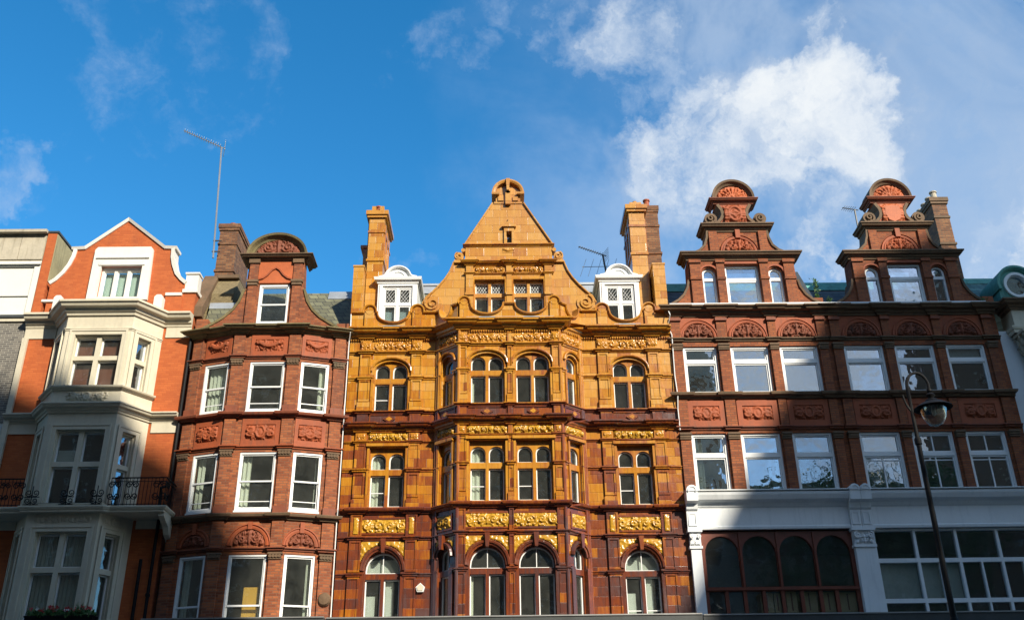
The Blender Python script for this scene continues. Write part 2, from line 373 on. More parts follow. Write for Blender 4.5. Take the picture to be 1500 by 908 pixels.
# carved ornament -----------------------------------------------------------
def ornament(w, h, kind, seed, res):
    nu = max(6, int(w/res)); nz = max(5, int(h/res)); U, Z = np.meshgrid(np.linspace(-w/2, w/2, nu+1), np.linspace(0, h, nz+1)); H = np.zeros_like(U)
    rs = random.Random(seed)
    def stroke(pts, wd, amp=1.):
        nonlocal H
        pts = np.array(pts); D = np.full(U.shape, 9.)
        for a, b in zip(pts[:-1], pts[1:]):
            ab = b-a; L = (ab**2).sum()+1e-9; t = np.clip(((U-a[0])*ab[0]+(Z-a[1])*ab[1])/L, 0, 1)
            D = np.minimum(D, np.hypot(U-a[0]-t*ab[0], Z-a[1]-t*ab[1]))
        H = np.maximum(H, amp*np.exp(-(D/wd)**2))
    def leaf(u, z, a, L, wd, amp=1.):
        nonlocal H
        c, s_ = math.cos(a), math.sin(a); x = (U-u)*c+(Z-z)*s_; y = -(U-u)*s_+(Z-z)*c
        H = np.maximum(H, amp*np.clip(1-(((x-L/2)/(L/2))**2+(y/wd)**2), 0, 1)**.5*(.65+.35*np.cos(y/wd*3)))
    sw = h*.085
    if kind == 'scroll':
        n = max(1, int(round(w/2/(h*.85))))
        for i in range(n):
            cu = (i+.5)*w/2/n
            for sg in (1, -1):
                up = 1 if i % 2 else -1
                sp = spiral(0, 0, h*.34, 1.4, 1, 160*up, .25); stroke([(sg*(cu+x), h/2+up*y) for x, y in sp], sw)
                leaf(sg*cu, h/2, rs.uniform(0, 6), h*.2, h*.08)
                for k in range(5):
                    a = rs.uniform(0, 6.28); leaf(sg*(cu+math.cos(a)*h*.33), h/2+math.sin(a)*h*.3, (a if sg > 0 else math.pi-a)+.6, h*.3, h*.08, .85)
        leaf(0, h*.15, math.pi/2, h*.7, h*.16)
    elif kind == 'swag':
        for k in range(3):
            t = np.linspace(-1, 1, 15); stroke(list(zip(t*w*.36, h*(.35+k*.09)+h*.32*t**2)), sw*1.2)
        for k in range(9):
            t = -1+k/4; leaf(t*w*.34, h*(.4)+h*.3*t*t, rs.uniform(0, 6), h*.22, h*.09)
        for sg in (1, -1): stroke([(sg*(w*.4+x), h*.68+y) for x, y in spiral(0, 0, h*.18, 1.1, 1, 0, .3)], sw)
    elif kind == 'cartouche':
        t = np.linspace(0, 2*math.pi, 20); stroke(list(zip(np.cos(t)*h*.26, h/2+np.sin(t)*h*.34)), sw*1.1); H = np.maximum(H, .75*np.clip(1-(U/(h*.24))**2-((Z-h/2)/(h*.32))**2, 0, 1)**.4)
        for sg in (1, -1):
            for cz, a0, up in ((h*.66, 200, 1), (h*.34, 160, -1)):
                cu = h*.26+(w/2-h*.26)*.5
                stroke([(sg*(cu+x*1.5), cz+up*y*.7) for x, y in spiral(0, 0, h*.26, 1.3, 1, 180, .3)], sw)
            for k in range(7):
                a = rs.uniform(0, 6.28); leaf(sg*rs.uniform(h*.4, w*.42), h*rs.uniform(.25, .7), a, h*.32, h*.08, .9)
    elif kind == 'fan':
        for k in range(9):
            a = math.pi*(k+.5)/9; leaf(math.cos(a)*w*.08, math.sin(a)*w*.08, a, w*.36, w*.045)
        stroke([(x*w*.24, y*w*.24) for x, y in arcpts(0, 0, 1, 10, 170, 14)], h*.05, .8); leaf(0, 0, math.pi/2, w*.14, w*.09)
    elif kind == 'foliate':
        r_ = w/2
        for sg in (1, -1):
            stroke([(sg*(r_*.42+x), r_*.38+y) for x, y in spiral(0, 0, r_*.27, 1.5, 1, 200, .22)], r_*.05)
            stroke([(sg*(r_*.74+x), r_*.16+y) for x, y in spiral(0, 0, r_*.14, 1.2, -1, 90, .3)], r_*.045)
            for k in range(9):
                a = math.pi*(.06+.42*k/8); leaf(sg*math.cos(a)*r_*.66, math.sin(a)*r_*.66, (a if sg > 0 else math.pi-a)+rs.uniform(-.5, .5), r_*.26, r_*.07)
        leaf(0, r_*.05, math.pi/2, r_*.75, r_*.12); leaf(0, r_*.5, math.pi/2, r_*.4, r_*.2)
    elif kind == 'spandrel':
        stroke([(x-w*.05, h*.62+y) for x, y in spiral(0, 0, h*.3, 1.3, 1, 200, .25)], sw)
        for k in range(9): leaf(rs.uniform(-w*.42, w*.3), h*rs.uniform(.3, .8), rs.uniform(0, 6), h*.36, h*.09, .9)
    for k in range(int(w*h*130)):
        u, z, a = rs.uniform(.03, .46)*w, rs.uniform(.12, .88)*h, rs.uniform(0, 6.28); L_ = min(h, w)*rs.uniform(.12, .22)
        for sg in (1, -1): leaf(sg*u, z, a if sg > 0 else math.pi-a, L_, L_*.3, rs.uniform(.45, .75))
    return U, Z, H
def relief(F, u0, u1, z0, z1, d, amp, kind='scroll', seed=1, res=.022, clip=None, back=.02):
    U, Z, H = ornament(u1-u0, z1-z0, kind, seed, res); mb = MB(); nz, nu = U.shape; uc = (u0+u1)/2
    idx = -np.ones(U.shape, int); vs = []
    edge = np.ones(U.shape); edge[0] = edge[-1] = 0; edge[:, 0] = edge[:, -1] = 0
    for j in range(nz):
        for i in range(nu):
            u, z = uc+U[j, i], z0+Z[j, i]
            if clip is not None:
                c = clip(u, z)
                if c is None: continue
                if c < .03: edge[j, i] = 0
            idx[j, i] = len(vs); vs.append(F.P(u, z, d+amp*H[j, i]*edge[j, i]))
    fs = [(idx[j, i], idx[j, i+1], idx[j+1, i+1], idx[j+1, i]) for j in range(nz-1) for i in range(nu-1) if min(idx[j, i], idx[j, i+1], idx[j+1, i], idx[j+1, i+1]) >= 0]
    used = sorted({k for f in fs for k in f}); mp = {k: i for i, k in enumerate(used)}
    mb.add([vs[k] for k in used], [tuple(mp[k] for k in f) for f in fs]); return mb

# windows -------------------------------------------------------------------
def bars_mb(F, u0, u1, z0, z1, d0, d1, vs=(), hs=(), t=.018):
    mb = MB()
    for k, v in enumerate(vs): mb.box(F, v-t, v+t, z0, z1, d0+.001, d1+.001)
    for k, v in enumerate(hs): mb.box(F, u0, u1, v-t, v+t, d0, d1)
    return mb
def drape(F, u0, u1, z0, z1, d, period=.09, amp=.015):
    mb = MB(); n = max(4, int((u1-u0)/(period/4))); 
    top = [F.P(u0+(u1-u0)*i/n, z1, d+amp*math.sin(2*math.pi*i/4)) for i in range(n+1)]
    bot = [F.P(u0+(u1-u0)*i/n, z0, d+amp*math.sin(2*math.pi*i/4)) for i in range(n+1)]
    bk = [p-F.n*.006 for p in top+bot]; m = n+1
    fs = []
    for i in range(n): fs += [(i, i+1, m+i+1, m+i), (2*m+i, 3*m+i, 3*m+i+1, 2*m+i+1), (i, 2*m+i, 2*m+i+1, i+1), (m+i, m+i+1, 3*m+i+1, 3*m+i)]
    return mb.add(top+bot+bk, fs)
def curtains(win, F, spec, u0, u1, z0, z1, d):
    """spec: (kind, fraction from, fraction to, fraction bottom, fraction top)"""
    for kind, a, b, c, e in spec:
        name, mat, per, amp = {'blind': ('blind', 'grey_blind', .11, .02), 'curtain': ('curtain', 'cream_curtain', .13, .025), 'red': ('blind', 'red_brown_blind', .3, .004),
                          'green': ('blind', 'green_blind', .25, .006), 'white': ('blind', 'panel_white', .3, .004), 'board': ('board', 'yellow_board', .4, .001)}[kind]
        build(name, drape(F, u0+(u1-u0)*a, u0+(u1-u0)*b, z0+(z1-z0)*c, z0+(z1-z0)*e, d-.12, per, amp), mat, win)
def lights(win, F, holes, dg, fw=.045, glass='glass', frame='white_paint', bars=(), cur=None):
    """a casement and a pane in every light of a stone window"""
    for k, hl in enumerate(holes):
        ins = inset(hl, fw); mb = MB().prism(F, [hl, ins], dg-.03, dg+.03)
        us = [p[0] for p in ins]; zs = [p[1] for p in ins]; a, b, c, e = min(us), max(us), min(zs), max(zs)
        for bk, kind, f in bars:
            if bk == k:
                if kind == 'h': mb.box(F, a, b, c+(e-c)*f-.012, c+(e-c)*f+.012, dg-.015, dg+.022)
                elif kind == 'v': mb.box(F, a+(b-a)*f-.012, a+(b-a)*f+.012, c, e-(.0 if len(hl) < 6 else .0), dg-.016, dg+.02)
                elif kind == 'lattice':
                    n = 4
                    for i in range(-n, n):
                        for sg in (1, -1):
                            # lead cames, clipped to the light
                            pts = []
                            x0 = i*(b-a)/n*1.0
                            for t in np.linspace(0, 1, 9):
                                zz = c+(e-c)*t; uu = a+(x0+(e-c)*t*.62) if sg > 0 else b-(x0+(e-c)*t*.62)
                                if a <= uu <= b: pts.append((uu, zz))
                            if len(pts) > 1: mb.arc(F, [pts[0], pts[-1]], [(-.004, dg-.004), (.004, dg-.004), (.004, dg+.01), (-.004, dg+.01)])
        build('frame', mb, frame, win)
        build('pane', MB().prism(F, [inset(hl, fw-.008)], dg-.004, dg+.003), glass, win)
        if cur and k in cur: curtains(win, F, cur[k], a-.03, b+.03, c-.03, e+.02, dg)
def stone_window(root, F, outer, holes, mat, d0=-.24, d1=-.1, dg=-.2, glass='glass', bars=(), cur=None, fw=.03, frame='white_paint', name='window'):
    w = build(name, MB().prism(F, [outer]+holes, d0, d1), mat, root)
    lights(w, F, holes, dg, fw, glass, frame, bars, cur)
    return w
def sash_window(root, F, u0, u1, z0, z1, meet=.5, fw=.085, d=-.10, glass='glass', cur=(), low=False, bars=()):
    o = rect(u0, u1, z0, z1); i = rect(u0+fw, u1-fw, z0+.06, z1-fw)
    w = build('window', MB().prism(F, [o, i], d-.10, d+.04).box(F, u0-.02, u1+.02, z0-.05, z0, d-.1, d+.07), 'white_paint', root)
    a, b, c, e = i[0][0], i[1][0], i[0][1], i[2][1]; m = c+(e-c)*meet; t = .04
    build('upper_sash', MB().prism(F, [rect(a, b, m-.02, e), rect(a+t, b-t, m+.025, e-t)], d-.03, d+.005), 'white_paint', w)
    lo = MB().prism(F, [rect(a, b, c, m+.02), rect(a+t, b-t, c+t+.02, m-.025)], d-.075, d-.035)
    if low: lo.box(F, a+t, b-t, c+.22, c+.245, d-.07, d-.04)
    build('lower_sash', lo, 'white_paint', w)
    up = MB()
    build('pane', MB().box(F, a+t-.01, b-t+.01, m+.02, e-t+.01, d-.016, d-.010), glass, w)
    build('pane', MB().box(F, a+t-.01, b-t+.01, c+t, m-.015, d-.058, d-.052), glass, w)
    curtains(w, F, cur, a, b, c, e, d-.08)
    return w
def room(root, x0, x1, floors, y0=.34, y1=3.2):
    mb = MB(); F = WF
    mb.box(F, x0, x1, floors[0], floors[-1], -y1-.1, -y1)
    mb.box(F, x0, x0+.1, floors[0], floors[-1], -y1, -y0); mb.box(F, x1-.1, x1, floors[0], floors[-1], -y1, -y0)
    for z in floors: mb.box(F, x0+.1, x1-.1, z-.12, z+.12, -y1, -y0)
    build('interior', mb, 'interior_plaster', root)
def plan_breaks(pts, brk, out=.07):
    """plan polyline with rectangular break-forwards: brk = {segment: [(u0, u1)]}"""
    res = []
    for i in range(len(pts)-1):
        F = Fr(*pts[i], *pts[i+1]); res.append(pts[i])
        for a, b in brk.get(i, ()):
            for u, d in ((a, 0), (a, out), (b, out), (b, 0)):
                v = F.P(u, 0, d); q = (v.x, v.y)
                if (Vector(q)-Vector(res[-1])).length > .012: res.append(q)
    if (Vector(pts[-1])-Vector(res[-1])).length > .012: res.append(pts[-1])
    return res
CORNICE = [(0, -.02), (0, -.30), (.05, -.30), (.07, -.24), (.12, -.22), (.14, -.15), (.26, -.13), (.30, -.06), (.34, -.05), (.34, 0), (0, .03)]
def scaled(prof, so, sz): return [(a*so, b*sz) for a, b in prof]
STRING = [(0, -.09), (.03, -.09), (.04, -.04), (.08, -.03), (.08, 0), (0, .015)]
LEDGE = [(0, -.16), (.05, -.16), (.07, -.10), (.15, -.08), (.17, -.02), (.16, .0), (0, .03)]

# ------------------------------------------------------------------ ground
structure('ground', MB().box(WF, -700, 700, -.6, -.16, -900, 900), 'ground_earth')
structure('road', MB().box(WF, -60, 60, -.159, -.12, 4.5, 25.5), 'asphalt')
structure('pavement', MB().box(WF, -60, 60, -.155, 0, 0, 4.5), 'paving')
structure('pavement', MB().box(WF, -60, 60, -.155, 0, 25.5, 31), 'paving')
mk = MB()
for i in range(-14, 15): mk.box(WF, i*4, i*4+2, -.119, -.116, 14.95, 15.05)
structure('road_marking', mk, 'road_paint')

# ------------------------------------------------------------------ the glazed gold and oxblood building (centre)
C = .27
PL = [(-4.83, 0), (-2.05, 0), (-1.35, -.6), (1.85, -.6), (2.55, 0), (5.42, 0)]
SEG = [Fr(*PL[i], *PL[i+1]) for i in range(5)]
A = thing('tiled_building', (C, 0, 0), 'tall gabled building faced all over in glossy amber and oxblood glazed tiles', 'building')
WIN = {0: [(1.35, 1.05, 2)], 1: [(.46, .48, 1)], 2: [(.9, 1.05, 2), (2.3, 1.05, 2)], 3: [(.46, .48, 1)], 4: [(1.47, 1.05, 2)]}
PIL = {0: [(.36, .70), (1.98, 2.32)], 2: [(.02, .28), (1.53, 1.67), (2.92, 3.18)], 4: [(.50, .84), (2.10, 2.44)]}
CUR = {('3', 0): None}
wall = MB()
def lightset(uc, w, n, z0, zt0, zt1, z1, rise=None, mull=.095, side=.03):
    """rectangles below the transom and arched lights above it"""
    lw = (w-2*side-(n-1)*mull)/n; lo = []; hi = []
    for k in range(n):
        a = uc-w/2+side+k*(lw+mull); lo.append(rect(a, a+lw, z0, zt0)); hi.append(archp(a, a+lw, zt1, z1, lw/2 if rise is None else rise))
    return lo, hi
wi = 0
for si, F in enumerate(SEG):
    holes = []
    for uc, w, n in WIN[si]:
        wi += 1
        a, b = uc-w/2, uc+w/2
        # third floor: paired round-headed lights under a basket arch
        out = archp(a, b, 12.54, 14.22, .36 if n == 2 else .24); holes.append(out)
        lo, hi = lightset(uc, w, n, 12.58, 13.48, 13.66, 14.13)
        bars = [(0, 'h', .42)] if wi in (1,) else []
        stone_window(A, F, out, lo+hi, 'amber_surround', bars=bars, cur={0: [('curtain', .0, .2, 0, 1)]} if wi == 3 else None, glass='glass_mid' if wi >= 6 else 'glass')
        hm = MB(); cv = archp(a-.07, b+.07, 13.62, 14.29, .42 if n == 2 else .3)[2:]; hm.arc(F, cv, [(-.0, 0), (0, .06), (-.03, .08), (-.06, .07), (-.09, 0)])
        for u in (a-.09, b+.02): hm.box(F, u, u+.07, 12.54, 13.62, 0, .05)
        build('window_surround', hm, 'amber_surround', A)
        # second floor: paired lights in a square surround
        out = rect(a, b, 9.52, 11.36); holes.append(out)
        lo, hi = lightset(uc, w, n, 9.56, 10.52, 10.70, 11.2)
        cur = {1: {0: [('curtain', 0, .5, 0, 1)], 2: [('curtain', 0, .55, 0, .9)]}, 3: {0: [('curtain', 0, .62, 0, 1)], 2: [('curtain', 0, .62, 0, .8)]}, 2: {0: [('curtain', 0, .25, 0, 1)]}, 5: {0: [('curtain', .3, .5, 0, 1)]}}.get(wi)
        stone_window(A, F, out, lo+hi, 'amber_deep', cur=cur, bars=[(0, 'h', .45)] if n == 2 else [])
        hm = MB().box(F, a-.12, b+.12, 11.38, 11.47, 0, .12).box(F, a-.09, b+.09, 11.36, 11.39, 0, .08)
        for u in (a-.09, b+.02): hm.box(F, u, u+.07, 9.52, 11.36, 0, .05)
        build('window_surround', hm, 'amber_deep', A)
        # first floor: tall arch with fanlight
        r = w/2; out = archp(a, b, 4.9, 8.24, r+.06); holes.append(out)
        lo, hi = lightset(uc, w, n, 5.3, 7.44, 7.6, 8.2); hi = [archp(a+.03, b-.03, 7.6, 8.19, r-.02)]
        blind = wi in (1, 6)
        bars = [(n, 'v', .5)] + ([(0, 'h', .56), (1, 'h', .56)] if wi == 6 else [])
        cur = {n: [('white', 0, 1, 0, .75)], 0: [('white', 0, .62, 0, .8)], 1: [('white', 0, .55, 0, 1)]} if blind else ({0: [('curtain', 0, .22, 0, 1)]} if wi in (3,) else ({n: [('curtain', 0, .2, 0, 1)], 0: [('curtain', .0, .15, 0, 1)]} if wi == 2 else None))
        stone_window(A, F, out, lo+hi, 'faience_trim', bars=bars, cur=cur, glass='glass')
        cv = archp(a, b, 7.6, 8.24, r+.06)[2:]; pr = [(.0, -.05), (0, .05), (-.05, .06), (-.06, .10), (-.11, .11), (-.14, .06), (-.15, -.05)]
        cv = [(p[0], p[1]) for p in cv]
        hm = MB().arc(F, cv, pr)
        for u in (a-.14, b+.0): hm.box(F, u, u+.14, 4.9, 7.62, 0, .06)
        build('arch_moulding', hm, 'faience_trim', A)
        build('keystone', MB().prism(F, [[(uc-.045, 8.16), (uc+.045, 8.16), (uc+.075, 8.56), (uc-.075, 8.56)]], 0, .17), 'oxblood_trim', A)
        # gold spandrels
        zc = 8.24-(r+.06)
        def clip(u, z, uc=uc, r=r, zc=zc):
            rr = math.hypot((u-uc)/(r+.16), (z-zc)/(r+.22)); return None if rr < 1 else rr-1
        sp = relief(F, uc-r-.13, uc-.08, 7.95, 8.5, .012, .035, 'spandrel', wi, .022, clip); sq = relief(F, uc+.08, uc+r+.13, 7.95, 8.5, .012, .035, 'spandrel', wi+40, .022, clip)
        for q in (sp, sq): build('gilded_spandrel', q, 'gilt_glaze', A, True)
        # gold panel above, second floor frieze, third floor frieze, diamond panel
        pw = .68 if n == 2 else .27
        build('gilded_panel', relief(F, uc-pw, uc+pw, 8.76, 9.15, .014, .075, 'scroll', wi*3, .02).add([], []), 'gilt_glaze', A, True)
        build('panel_frame', MB().prism(F, [rect(uc-pw-.05, uc+pw+.05, 8.71, 9.2), rect(uc-pw, uc+pw, 8.76, 9.15)], 0, .03), 'oxblood_trim', A)
        pw = .6 if n == 2 else .36
        build('gilded_frieze', relief(F, uc-pw, uc+pw, 11.58, 11.81, .02, .08, 'scroll', wi*5+1, .018), 'gilt_glaze', A, True)
        pw = .63 if n == 2 else .43
        build('scroll_frieze', relief(F, uc-pw, uc+pw, 14.57, 14.90, .01, .075, 'scroll', wi*7+2, .016), 'amber_gold', A, True)
        pw = .62 if n == 2 else .38
        dm = MB().prism(F, [rect(uc-pw, uc+pw, 12.11, 12.44), rect(uc-pw+.035, uc+pw-.035, 12.145, 12.405)], 0, .025)
        dm.prism(F, [[(uc-.19, 12.275), (uc, 12.15), (uc+.19, 12.275), (uc, 12.40)], [(uc-.12, 12.275), (uc, 12.195), (uc+.12, 12.275), (uc, 12.355)]], 0, .04)
        build('diamond_panel', dm, 'oxblood_trim', A)
        build('diamond_boss', MB().prism(F, [[(uc-.11, 12.275), (uc, 12.20), (uc+.11, 12.275), (uc, 12.35)]], 0, .05), 'amber_surround', A)
    # corner shafts at the ends of the canted faces
    L = F.L
    wall.prism(F, [rect(0, L, 4.6, 15.26)] + holes, -.32, 0)
    for a, b in PIL.get(si, ()):
        if b-a > .2:
            build('scroll_frieze', relief(F, a+.02, b-.02, 14.58, 14.88, .078, .05, 'scroll', int(a*9)+si, .016), 'amber_gold', A, True)
            build('gilded_frieze', relief(F, a+.05, b-.05, 11.6, 11.8, .078, .04, 'scroll', int(a*9)+si+3, .016), 'amber_gold', A, True)
        mb = MB().box(F, a, b, 4.6, 14.95, 0, .05)
        w = b-a; ip = .05 if w > .2 else .03
        for z0, z1 in ((4.6, 7.47), (7.62, 8.52), (8.64, 9.3), (9.8, 10.54), (10.66, 11.46), (11.54, 11.84), (12.1, 12.42), (12.85, 13.56), (13.68, 14.42), (14.56, 14.9)):
            hole = [rect(a+ip, b-ip, z0+.05, z1-.05)] if z1-z0 > .5 else []
            mb.prism(F, [rect(a, b, z0, z1)] + hole, .05, .075)
        for z in (9.46, 12.53): mb.box(F, a-.025, b+.025, z, z+.28, 0, .10)
        build('pilaster', mb, 'faience_wall', A)
        if w > .3:
            build('gilded_strip', relief(F, a+.1, b-.1, 8.72, 9.2, .076, .02, 'scroll', si, .025), 'gilt_glaze', A, True)
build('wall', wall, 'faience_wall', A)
def corner_shaft(x, y, r=.055):
    return MB().lathe((x, y, 0), [(r, 4.6), (r, 15.0)], 10)
cs = MB()
for x, y in ((-2.02, -.03), (-1.32, -.66), (1.82, -.66), (2.52, -.03), (-1.96, -.10), (2.46, -.10)): cs.lathe((x, y, 0), [(.05, 4.6), (.05, 15.0)], 10)
build('corner_shaft', cs, 'faience_trim', A)
BR = {k: [(a-.03, b+.03) for a, b in v] for k, v in PIL.items()}
path = plan_breaks(PL, BR, .07)
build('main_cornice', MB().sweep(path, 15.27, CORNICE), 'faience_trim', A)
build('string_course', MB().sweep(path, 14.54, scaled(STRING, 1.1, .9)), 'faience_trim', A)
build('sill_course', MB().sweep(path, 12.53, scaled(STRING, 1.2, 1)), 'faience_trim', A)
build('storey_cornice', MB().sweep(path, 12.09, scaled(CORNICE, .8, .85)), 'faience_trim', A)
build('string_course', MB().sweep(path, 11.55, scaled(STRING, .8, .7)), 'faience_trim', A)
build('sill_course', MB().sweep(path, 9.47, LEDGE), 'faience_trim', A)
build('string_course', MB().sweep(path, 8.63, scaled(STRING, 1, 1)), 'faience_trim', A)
dn = MB()
for F in SEG:
    k = int(F.L/.075)
    for i in range(k): dn.box(F, (i+.25)*F.L/k, (i+.75)*F.L/k, 14.915, 14.968, 0, .07)
build('dentil_course', dn, 'amber_surround', A)
# impost bands between the windows
for si, F in enumerate(SEG):
    for z in (13.66, 10.68, 7.58):
        edges = [0] + [e for uc, w, n in WIN[si] for e in (uc-w/2-(0 if z < 8 else .0), uc+w/2)] + [F.L]
        for a, b in zip(edges[::2], edges[1::2]):
            pth = [F.P(a, 0), F.P(b, 0)]; brk = [(p-.02-a, q+.02-a) for p, q in PIL.get(si, ()) if p > a-.05 and q < b+.05]
            im = MB().sweep(plan_breaks([(pth[0].x, pth[0].y), (pth[1].x, pth[1].y)], {0: [(max(.013, p), min(b-a-.013, q)) for p, q in brk]}, .07), z, scaled(STRING, .8, 1))
            build('impost_band', im, 'faience_trim', A)

# scalloped parapet
def parapet(F, marks, zt=15.86):
    cv = [(0, zt)]
    for kind, u, r in marks:
        if kind == 'h': cv += [(u-r, zt)] + arcpts(u, zt+.08, r, 180, 0, 10)[0:] + [(u+r, zt)]
        else: cv += [(u-r, zt)] + arcpts(u, zt, r, 180, 360, 12, .37)[1:-1] + [(u+r, zt)]
    cv += [(F.L, zt)]; c2 = []
    for p in cv:
        if not c2 or math.hypot(p[0]-c2[-1][0], p[1]-c2[-1][1]) > .008: c2.append(p)
    mb = MB().prism(F, [[(0, 15.25)] + [(F.L, 15.25)] + c2[::-1]], -.14, .06)
    for kind, u, r in marks:
        if kind == 'h': mb.box(F, u-r*.85, u+r*.85, 15.27, zt+.02, .06, .13).disc(F, u, zt+.08, r*.72, .06, .14)
    cp = MB().arc(F, c2, [(0, -.16), (0, .12), (.025, .15), (.06, .15), (.06, -.16)])
    return mb, cp
pm, pc = MB(), MB()
for F, marks in ((SEG[0], [('h', .58, .18), ('d', 1.35, .55), ('h', 2.12, .18)]), (SEG[1], [('d', .44, .3)]), (SEG[2], [('h', .17, .16), ('d', .9, .55), ('d', 2.3, .55), ('h', 3.03, .16)]), (SEG[3], [('d', .48, .3)]), (SEG[4], [('h', .72, .18), ('d', 1.47, .55), ('h', 2.24, .18)])):
    a, b = parapet(F, marks); pm.add(a.v, a.f); pc.add(b.v, b.f)
build('parapet', pm, 'faience_wall', A); build('parapet_coping', pc, 'amber_deep', A)
for k, a, b in ((0, .95, 1.75), (2, .25, 3.0), (4, 1.05, 1.9)): build('lead_flashing', MB().box(SEG[k], a, b, 15.285, 15.31, .1, .35), 'lead', A)

# great gable
G = FY(-.02)
half = [(2.80, 15.3), (2.80, 16.2), (2.70, 16.42), (2.50, 16.62), (2.28, 16.86), (2.08, 17.12), (1.93, 17.38), (1.84, 17.62), (1.80, 17.76), (1.46, 17.78), (1.44, 18.42), (.50, 20.05), (.38, 20.06), (.38, 20.62), (.2, 20.7)]
outl = [(C+x, z) for x, z in half] + [(C-x, z) for x, z in reversed(half)]
gw = [rect(C+s*.64-.5, C+s*.64+.5, 15.74, 17.1) for s in (-1, 1)]; slot = rect(C-.07, C+.11, 18.47, 18.93)
build('gable', MB().prism(G, [outl, gw[0], gw[1], slot], -.45, 0), 'amber_upper', A)
for s in (-1, 1):
    uc = C+s*.64; lo, hi = lightset(uc, 1.0, 2, 15.8, 16.5, 16.64, 17.04); hi = [rect(h[0][0], h[1][0], 16.64, 17.04) for h in hi]
    w = stone_window(A, G, rect(uc-.5, uc+.5, 15.74, 17.1), lo+hi, 'amber_upper', bars=[(2, 'lattice', 0), (3, 'lattice', 0)], glass='glass_mid')
    build('window_surround', MB().prism(G, [rect(uc-.59, uc+.59, 15.7, 17.2), rect(uc-.5, uc+.5, 15.74, 17.1)], 0, .05), 'amber_surround', A)
    build('scroll_frieze', relief(G, uc-.48, uc+.48, 17.38, 17.58, .01, .07, 'scroll', 60+s, .018), 'amber_surround', A, True)
w = build('window', MB().prism(G, [slot, inset(slot, .02)], -.2, -.1), 'amber_upper', A); build('pane', MB().prism(G, [inset(slot, .015)], -.16, -.15), 'glass_mid', w)
sl_ = MB().prism(G, [rect(C-.15, C+.19, 18.4, 19.08), rect(C-.07, C+.11, 18.47, 18.93)], 0, .07).box(G, C-.22, C+.26, 19.08, 19.15, 0, .13)
sl_.prism(G, [[(C-.19, 19.15), (C+.23, 19.15), (C+.06, 19.30), (C+.02, 19.46), (C-.02, 19.30)]], 0, .1)
build('aedicule', sl_, 'amber_upper', A)
gp = MB()
for x in (-1.30, 0, 1.30):
    hw = .12 if x else .09
    gp.box(G, C+x-hw, C+x+hw, 15.3, 17.6, 0, .07).box(G, C+x-hw-.02, C+x+hw+.02, 16.5, 16.6, 0, .11).box(G, C+x-hw-.02, C+x+hw+.02, 15.3, 15.86, 0, .10)
build('gable_pilaster', gp, 'amber_upper', A)
gb = []
for x, hw in ((-1.30, .14), (0, .11), (1.30, .14)): gb.append((1.47+x-hw, 1.47+x+hw))
gpth = plan_breaks([(C-1.47, -.02), (C+1.47, -.02)], {0: gb}, .07)
build('gable_cornice', MB().sweep(gpth, 17.76, scaled(CORNICE, .5, .5)).sweep(gpth, 17.34, scaled(STRING, .7, .6)), 'amber_deep', A)
build('gable_string', MB().sweep([(C-1.45, .2), (C-1.45, -.02), (C+1.45, -.02), (C+1.45, .2)], 18.44, scaled(STRING, 1.1, .9)), 'amber_deep', A)
PR = [(0, -.46), (0, .05), (.02, .07), (.055, .07), (.055, -.46)]
for s in (1, -1):
    cv = [(C+s*x, z) for x, z in half]; c1 = cv[10:12]; c2 = cv[1:9]
    for cc in (c1, c2): build('gable_coping', MB().arc(G, cc if s > 0 else cc[::-1], [(-a, b) for a, b in PR] if s > 0 else [(-a, b) for a, b in PR]), 'amber_upper', A)
for s in (1, -1):
    vm_ = MB().disc(G, C+s*2.5, 16.22, .30, -.3, .05, 24); vm_.arc(G, [(C+s*(x), z) for x, z in spiral(2.5, 16.22, .29, 1.7, -1, 70, .22)], [(-.03, .04), (-.03, .10), (.03, .10), (.03, .04)])
    build('volute', vm_, 'amber_upper', A); vm_ = MB()
    vm_.disc(G, C+s*1.66, 17.97, .16, -.3, .05, 20).arc(G, [(C+s*x, z) for x, z in spiral(1.66, 17.97, .155, 1.5, -1, 70, .25)], [(-.02, .04), (-.02, .09), (.02, .09), (.02, .04)]).disc(G, C+s*1.52, 18.22, .07, -.3, .04, 12)
    vm_.box(G, C+s*1.62-.2, C+s*1.62+.2, 17.72, 17.82, -.35, .09)
    build('volute', vm_, 'amber_upper', A)
tf = MB().box(G, C-.48, C+.48, 20.04, 20.12, -.75, .03).box(G, C-.42, C+.42, 20.12, 20.42, -.72, .02)
tf.box(G, C-.34, C-.16, 20.14, 20.3, .02, .07).box(G, C+.16, C+.34, 20.14, 20.3, .02, .07).box(G, C-.09, C+.09, 19.98, 20.5, 0, .12).disc(G, C, 20.5, .09, 0, .12, 14)
tf.prism(G, [[(C-.5, 20.42), (C+.5, 20.42)] + arcpts(C, 20.42, .5, 0, 180, 16)[1:-1]], -.7, -.02)
tf.arc(G, arcpts(C, 20.42, .48, 180, 0, 20), [(-.04, -.75), (-.04, .12), (.02, .15), (.07, .15), (.07, -.75)])
tf.box(G, C-.56, C-.30, 20.36, 20.44, -.75, .16).box(G, C+.30, C+.56, 20.36, 20.44, -.75, .16)
tf.prism(G, [[(C-.04, 20.5), (C+.04, 20.5), (C+.07, 20.97), (C-.07, 20.97)]], 0, .2)
build('gable_finial', tf, 'amber_upper', A)
build('gable_mask', relief(G, C-.2, C+.2, 18.12, 18.3, .01, .05, 'swag', 5, .02), 'amber_upper', A, True)

